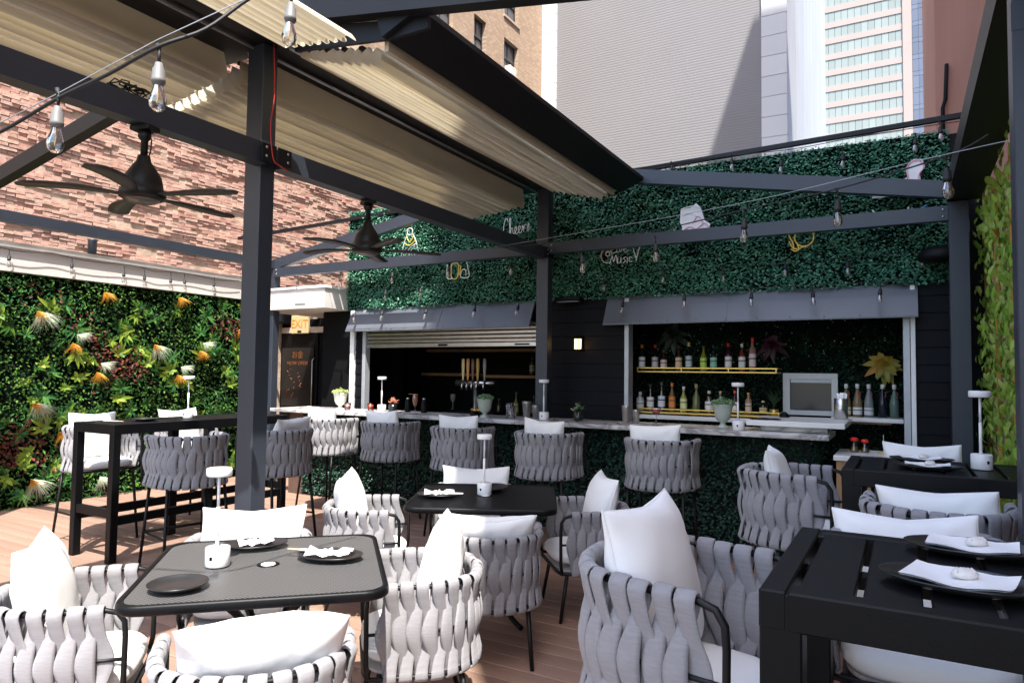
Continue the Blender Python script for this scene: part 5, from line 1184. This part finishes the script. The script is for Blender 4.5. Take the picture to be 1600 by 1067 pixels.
# bromeliads and grass plant
def brom(x, yv, z, mats, label, L, n):
    t = thing('bromeliad', label, 'plant', (x, yv, z), R(-90))
    cm = M(label.split()[0]+'_bromeliad_leaf', mats[0], .45, 0, 0, island=mats, trans=.25)
    for ring, (k, el, l) in enumerate(((n, .25, L), (n-2, .65, L*.85), (5, 1.1, L*.6))):
        mm = rosette(k, l, .075*L/.2, el, 60+ring+k)
        o = mm.build('leaf_whorl', cm, t); o.rotation_euler = (ring*.4, 0, 0)
    return t
brom(-.17, 7.93, 1.72, [(.62, .40, .06), (.5, .42, .08), (.34, .34, .06), (.66, .30, .05)], 'yellow spiky bromeliad fixed on the niche hedge at the right', .20, 13)
brom(-1.25, 7.98, 1.93, [(.05, .006, .02), (.08, .01, .03), (.04, .006, .014)], 'dark red bromeliad high on the niche hedge', .18, 10)
brom(-2.35, 7.98, 2.06, [(.03, .05, .03), (.05, .07, .05), (.02, .03, .02)], 'dull green bromeliad high on the niche hedge at the left', .22, 10)
t = thing('grass_plant', 'dark spiky grass plant in a pot beside the service window', 'plant', (-1.19, 7.7, 1.178)); m = MB(); rr = random.Random(9)
for k in range(46):
    a = rr.uniform(0, 6.28); l = rr.uniform(.15, .27); o_ = rr.uniform(.2, .75); pts = []
    for q in range(5): u = q/4; rad = o_*l*u*u*.9; pts.append((rad*math.cos(a), rad*math.sin(a), .05+l*(u-.35*o_*u*u)))
    m.tube(pts, [.003, .003, .0025, .0018, .0006], 4)
m.build('blades', M('dark_grass_blade', (.03, .08, .03), .5), t); MB().lathe([(.0, 0), (.04, 0), (.048, .06), (0, .055)], 16).build('pot', GOLD, t)
# little white fairy-light dots of the niche hedge
fl_ = thing('fairy_lights', 'tiny pale fairy lights scattered over the niche hedge', 'lights', (0, 8.0, 0), 0)
m = MB()
for k in range(90): m.lathe([(.0, -.007), (.007, 0), (.0, .007)], 6, (random.uniform(-2.6, .1), random.uniform(-.02, .01), random.uniform(1.66, 2.34)))
tag(m.build('led_bulbs', M('pale_led', (.75, .74, .68), .4), fl_), kind='stuff')

# ================================================================== STRING LIGHTS
sock = MB().lathe([(.0, .0), (.010, 0), (.012, -.012), (.0165, -.018), (.0175, -.045), (.019, -.047), (.019, -.056), (.0165, -.058), (.015, -.064), (.0, -.064)], 12).mesh('socket', CABLE)
sockg = MB().lathe([(.0, .0), (.010, 0), (.012, -.012), (.0165, -.018), (.0175, -.045), (.019, -.047), (.019, -.056), (.0165, -.058), (.015, -.064), (.0, -.064)], 12).mesh('socket', M('grey_rubber', (.16, .155, .15), .55))
bulbm = MB().lathe([(.012, -.064), (.014, -.074), (.022, -.098), (.0235, -.112), (.020, -.128), (.010, -.138), (.0, -.140)], 14, cap=False).mesh('bulb', BULB)
film = MB().tube([(0, 0, -.066), (.003, 0, -.09), (-.003, 0, -.112), (0, 0, -.12)], .0016, 5).mesh('filament', FIL)
def string(label, cable, bulbs, sock_=None, r=.004, drop=.03, tilt=0):
    t = thing('string_lights', label, 'string lights', cable[0], 0, 'festoon string lights'); o = Vector(cable[0])
    m = MB(); m.tube([p-o for p in smooth_path(cable, 5)], r, 6); m.build('cable', CABLE, t)
    for b in bulbs:
        b = Vector(b)-o
        m = MB(); m.tube([b+Vector((0, 0, drop)), b], r*.9, 6); m.tube([b+Vector((-.008, 0, drop+.01)), b+Vector((0, 0, drop-.012))], [.008, .0055], 6); m.build('drop_lead', CABLE, t)
        s = obj('socket', sock_ or sock, t, tuple(b), (random.uniform(-.08, .08)+tilt, random.uniform(-.08, .08), 0)); g = obj('bulb', bulbm, t, tuple(b), s.rotation_euler); obj('filament', film, g)
    return t
string('festoon lights crossing the top left corner in front of the awning', [(-2.70, .96, 2.20), (-2.38, 1.03, 2.29), (-2.17, 1.08, 2.37), (-1.99, 1.12, 2.42), (-1.82, 1.16, 2.48), (-1.75, 1.26, 2.56), (-1.72, 1.38, 2.70), (-1.67, 1.51, 2.83), (-1.6, 1.7, 2.98)], [(-2.17, 1.08, 2.345), (-1.82, 1.165, 2.435), (-1.68, 1.51, 2.74)], sockg, .0055, .045)
m = MB(); m.tube([(-2.70, .96, 2.225), (-2.17, 1.08, 2.385), (-1.83, 1.16, 2.50), (-1.5, 1.36, 2.70), (-1.2, 1.6, 2.92)], .0016, 5); tag(m.build('guide_wire', GREYMETAL), 'thin steel guide wire above the top left festoon lights', 'wire')
c4 = [(-3.42, 5.75, 2.80), (-2.94, 5.52, 2.75), (-2.19, 4.91, 2.62), (-1.56, 4.85, 2.63), (-.77, 4.00, 2.515), (-.28, 3.82, 2.53), (.18, 3.62, 2.575), (.33, 3.53, 2.62)]
string('festoon lights stretched from the middle post to the right eave', c4, [(-2.17, 4.91, 2.50), (-1.56, 4.85, 2.535), (-.77, 4.00, 2.465), (-.28, 3.82, 2.475), (.18, 3.62, 2.52)], None, .004, .05)
m = MB(); m.tube(smooth_path([(-3.42, 5.75, 2.815), (-2.2, 4.95, 2.69), (-.8, 4.03, 2.56), (.1, 3.65, 2.58), (.52, 3.4, 2.56)], 5), .0018, 5); tag(m.build('guide_wire', GREYMETAL), 'thin steel guide wire stretched to the right eave', 'wire')
fb = [(3.82, 2.84), (4.48, 2.85), (5.11, 2.83), (5.38, 2.82), (5.75, 2.83), (5.95, 2.84), (6.42, 2.86)]
cb = []
for k in range(15): yv = 3.2+k*.26; cb.append((-8.545, yv, 2.885+.018*math.sin(k*1.9)-.01*(k % 2)))
string('festoon lights looped along the white fascia', cb, [(-8.54, a, z-.03) for a, z in fb], None, .004, .06)
string('festoon lights under the left tie beam', [(-7.8, 6.76, 2.90), (-7.24, 6.76, 2.89), (-6.9, 6.76, 2.905), (-6.46, 6.76, 2.89), (-6.0, 6.76, 2.90), (-5.58, 6.76, 2.895), (-5.1, 6.76, 2.90), (-4.72, 6.76, 2.90), (-4.2, 6.76, 2.905), (-3.6, 6.76, 2.90)], [(-7.24, 6.76, 2.83), (-6.46, 6.76, 2.83), (-5.58, 6.76, 2.83), (-4.72, 6.76, 2.85), (-3.86, 6.76, 2.83)], None, .004, .05)
string('festoon lights along the top edge of the left hatch hood', [(-6.6, 7.10, 2.43), (-6.42, 7.06, 2.41), (-5.95, 7.07, 2.43), (-5.23, 7.07, 2.43), (-4.50, 7.07, 2.43), (-3.90, 7.07, 2.43)], [(-6.42, 7.02, 2.37), (-5.95, 7.02, 2.38), (-5.23, 7.02, 2.38), (-4.50, 7.02, 2.38), (-3.90, 7.02, 2.38)], None, .004, .04, -.3)
string('festoon lights along the top edge of the right hatch hood', [(-2.85, 7.07, 2.42), (-2.60, 7.07, 2.42), (-1.94, 7.07, 2.45), (-1.28, 7.07, 2.45), (-.73, 7.07, 2.45), (-.17, 7.07, 2.45), (.12, 7.07, 2.46)], [(-2.60, 6.98, 2.36), (-1.94, 6.98, 2.40), (-1.28, 6.98, 2.39), (-.73, 6.98, 2.38), (-.17, 6.98, 2.38)], None, .004, .05, -.25)
string('festoon lights half buried low in the hedge panel', [(-6.2, 7.12, 2.70), (-5.4, 7.12, 2.66), (-4.07, 7.11, 2.72), (-2.87, 7.12, 2.66), (-2.2, 7.12, 2.70), (-.98, 7.12, 2.68), (.2, 7.12, 2.72)], [(-5.96, 7.09, 2.66), (-5.38, 7.09, 2.66), (-2.87, 7.09, 2.63), (-2.20, 7.09, 2.68), (-1.58, 7.09, 2.66), (-.98, 7.09, 2.68), (-.44, 7.09, 2.66), (.15, 7.09, 2.70)], None, .003, .03)
string('festoon lights hanging from the rail over the hedge', [(-6.5, 7.12, 3.84), (-4.6, 7.12, 3.83), (-2.11, 7.12, 3.83), (-1.49, 7.12, 3.82), (-.9, 7.12, 3.80), (-.3, 7.12, 3.83), (.5, 7.12, 3.84)], [(-4.6, 7.1, 3.79), (-2.11, 7.1, 3.80), (-1.49, 7.1, 3.79), (-1.02, 7.1, 3.70), (-.47, 7.1, 3.68), (.12, 7.1, 3.74), (.31, 7.1, 3.81)], None, .004, .035)
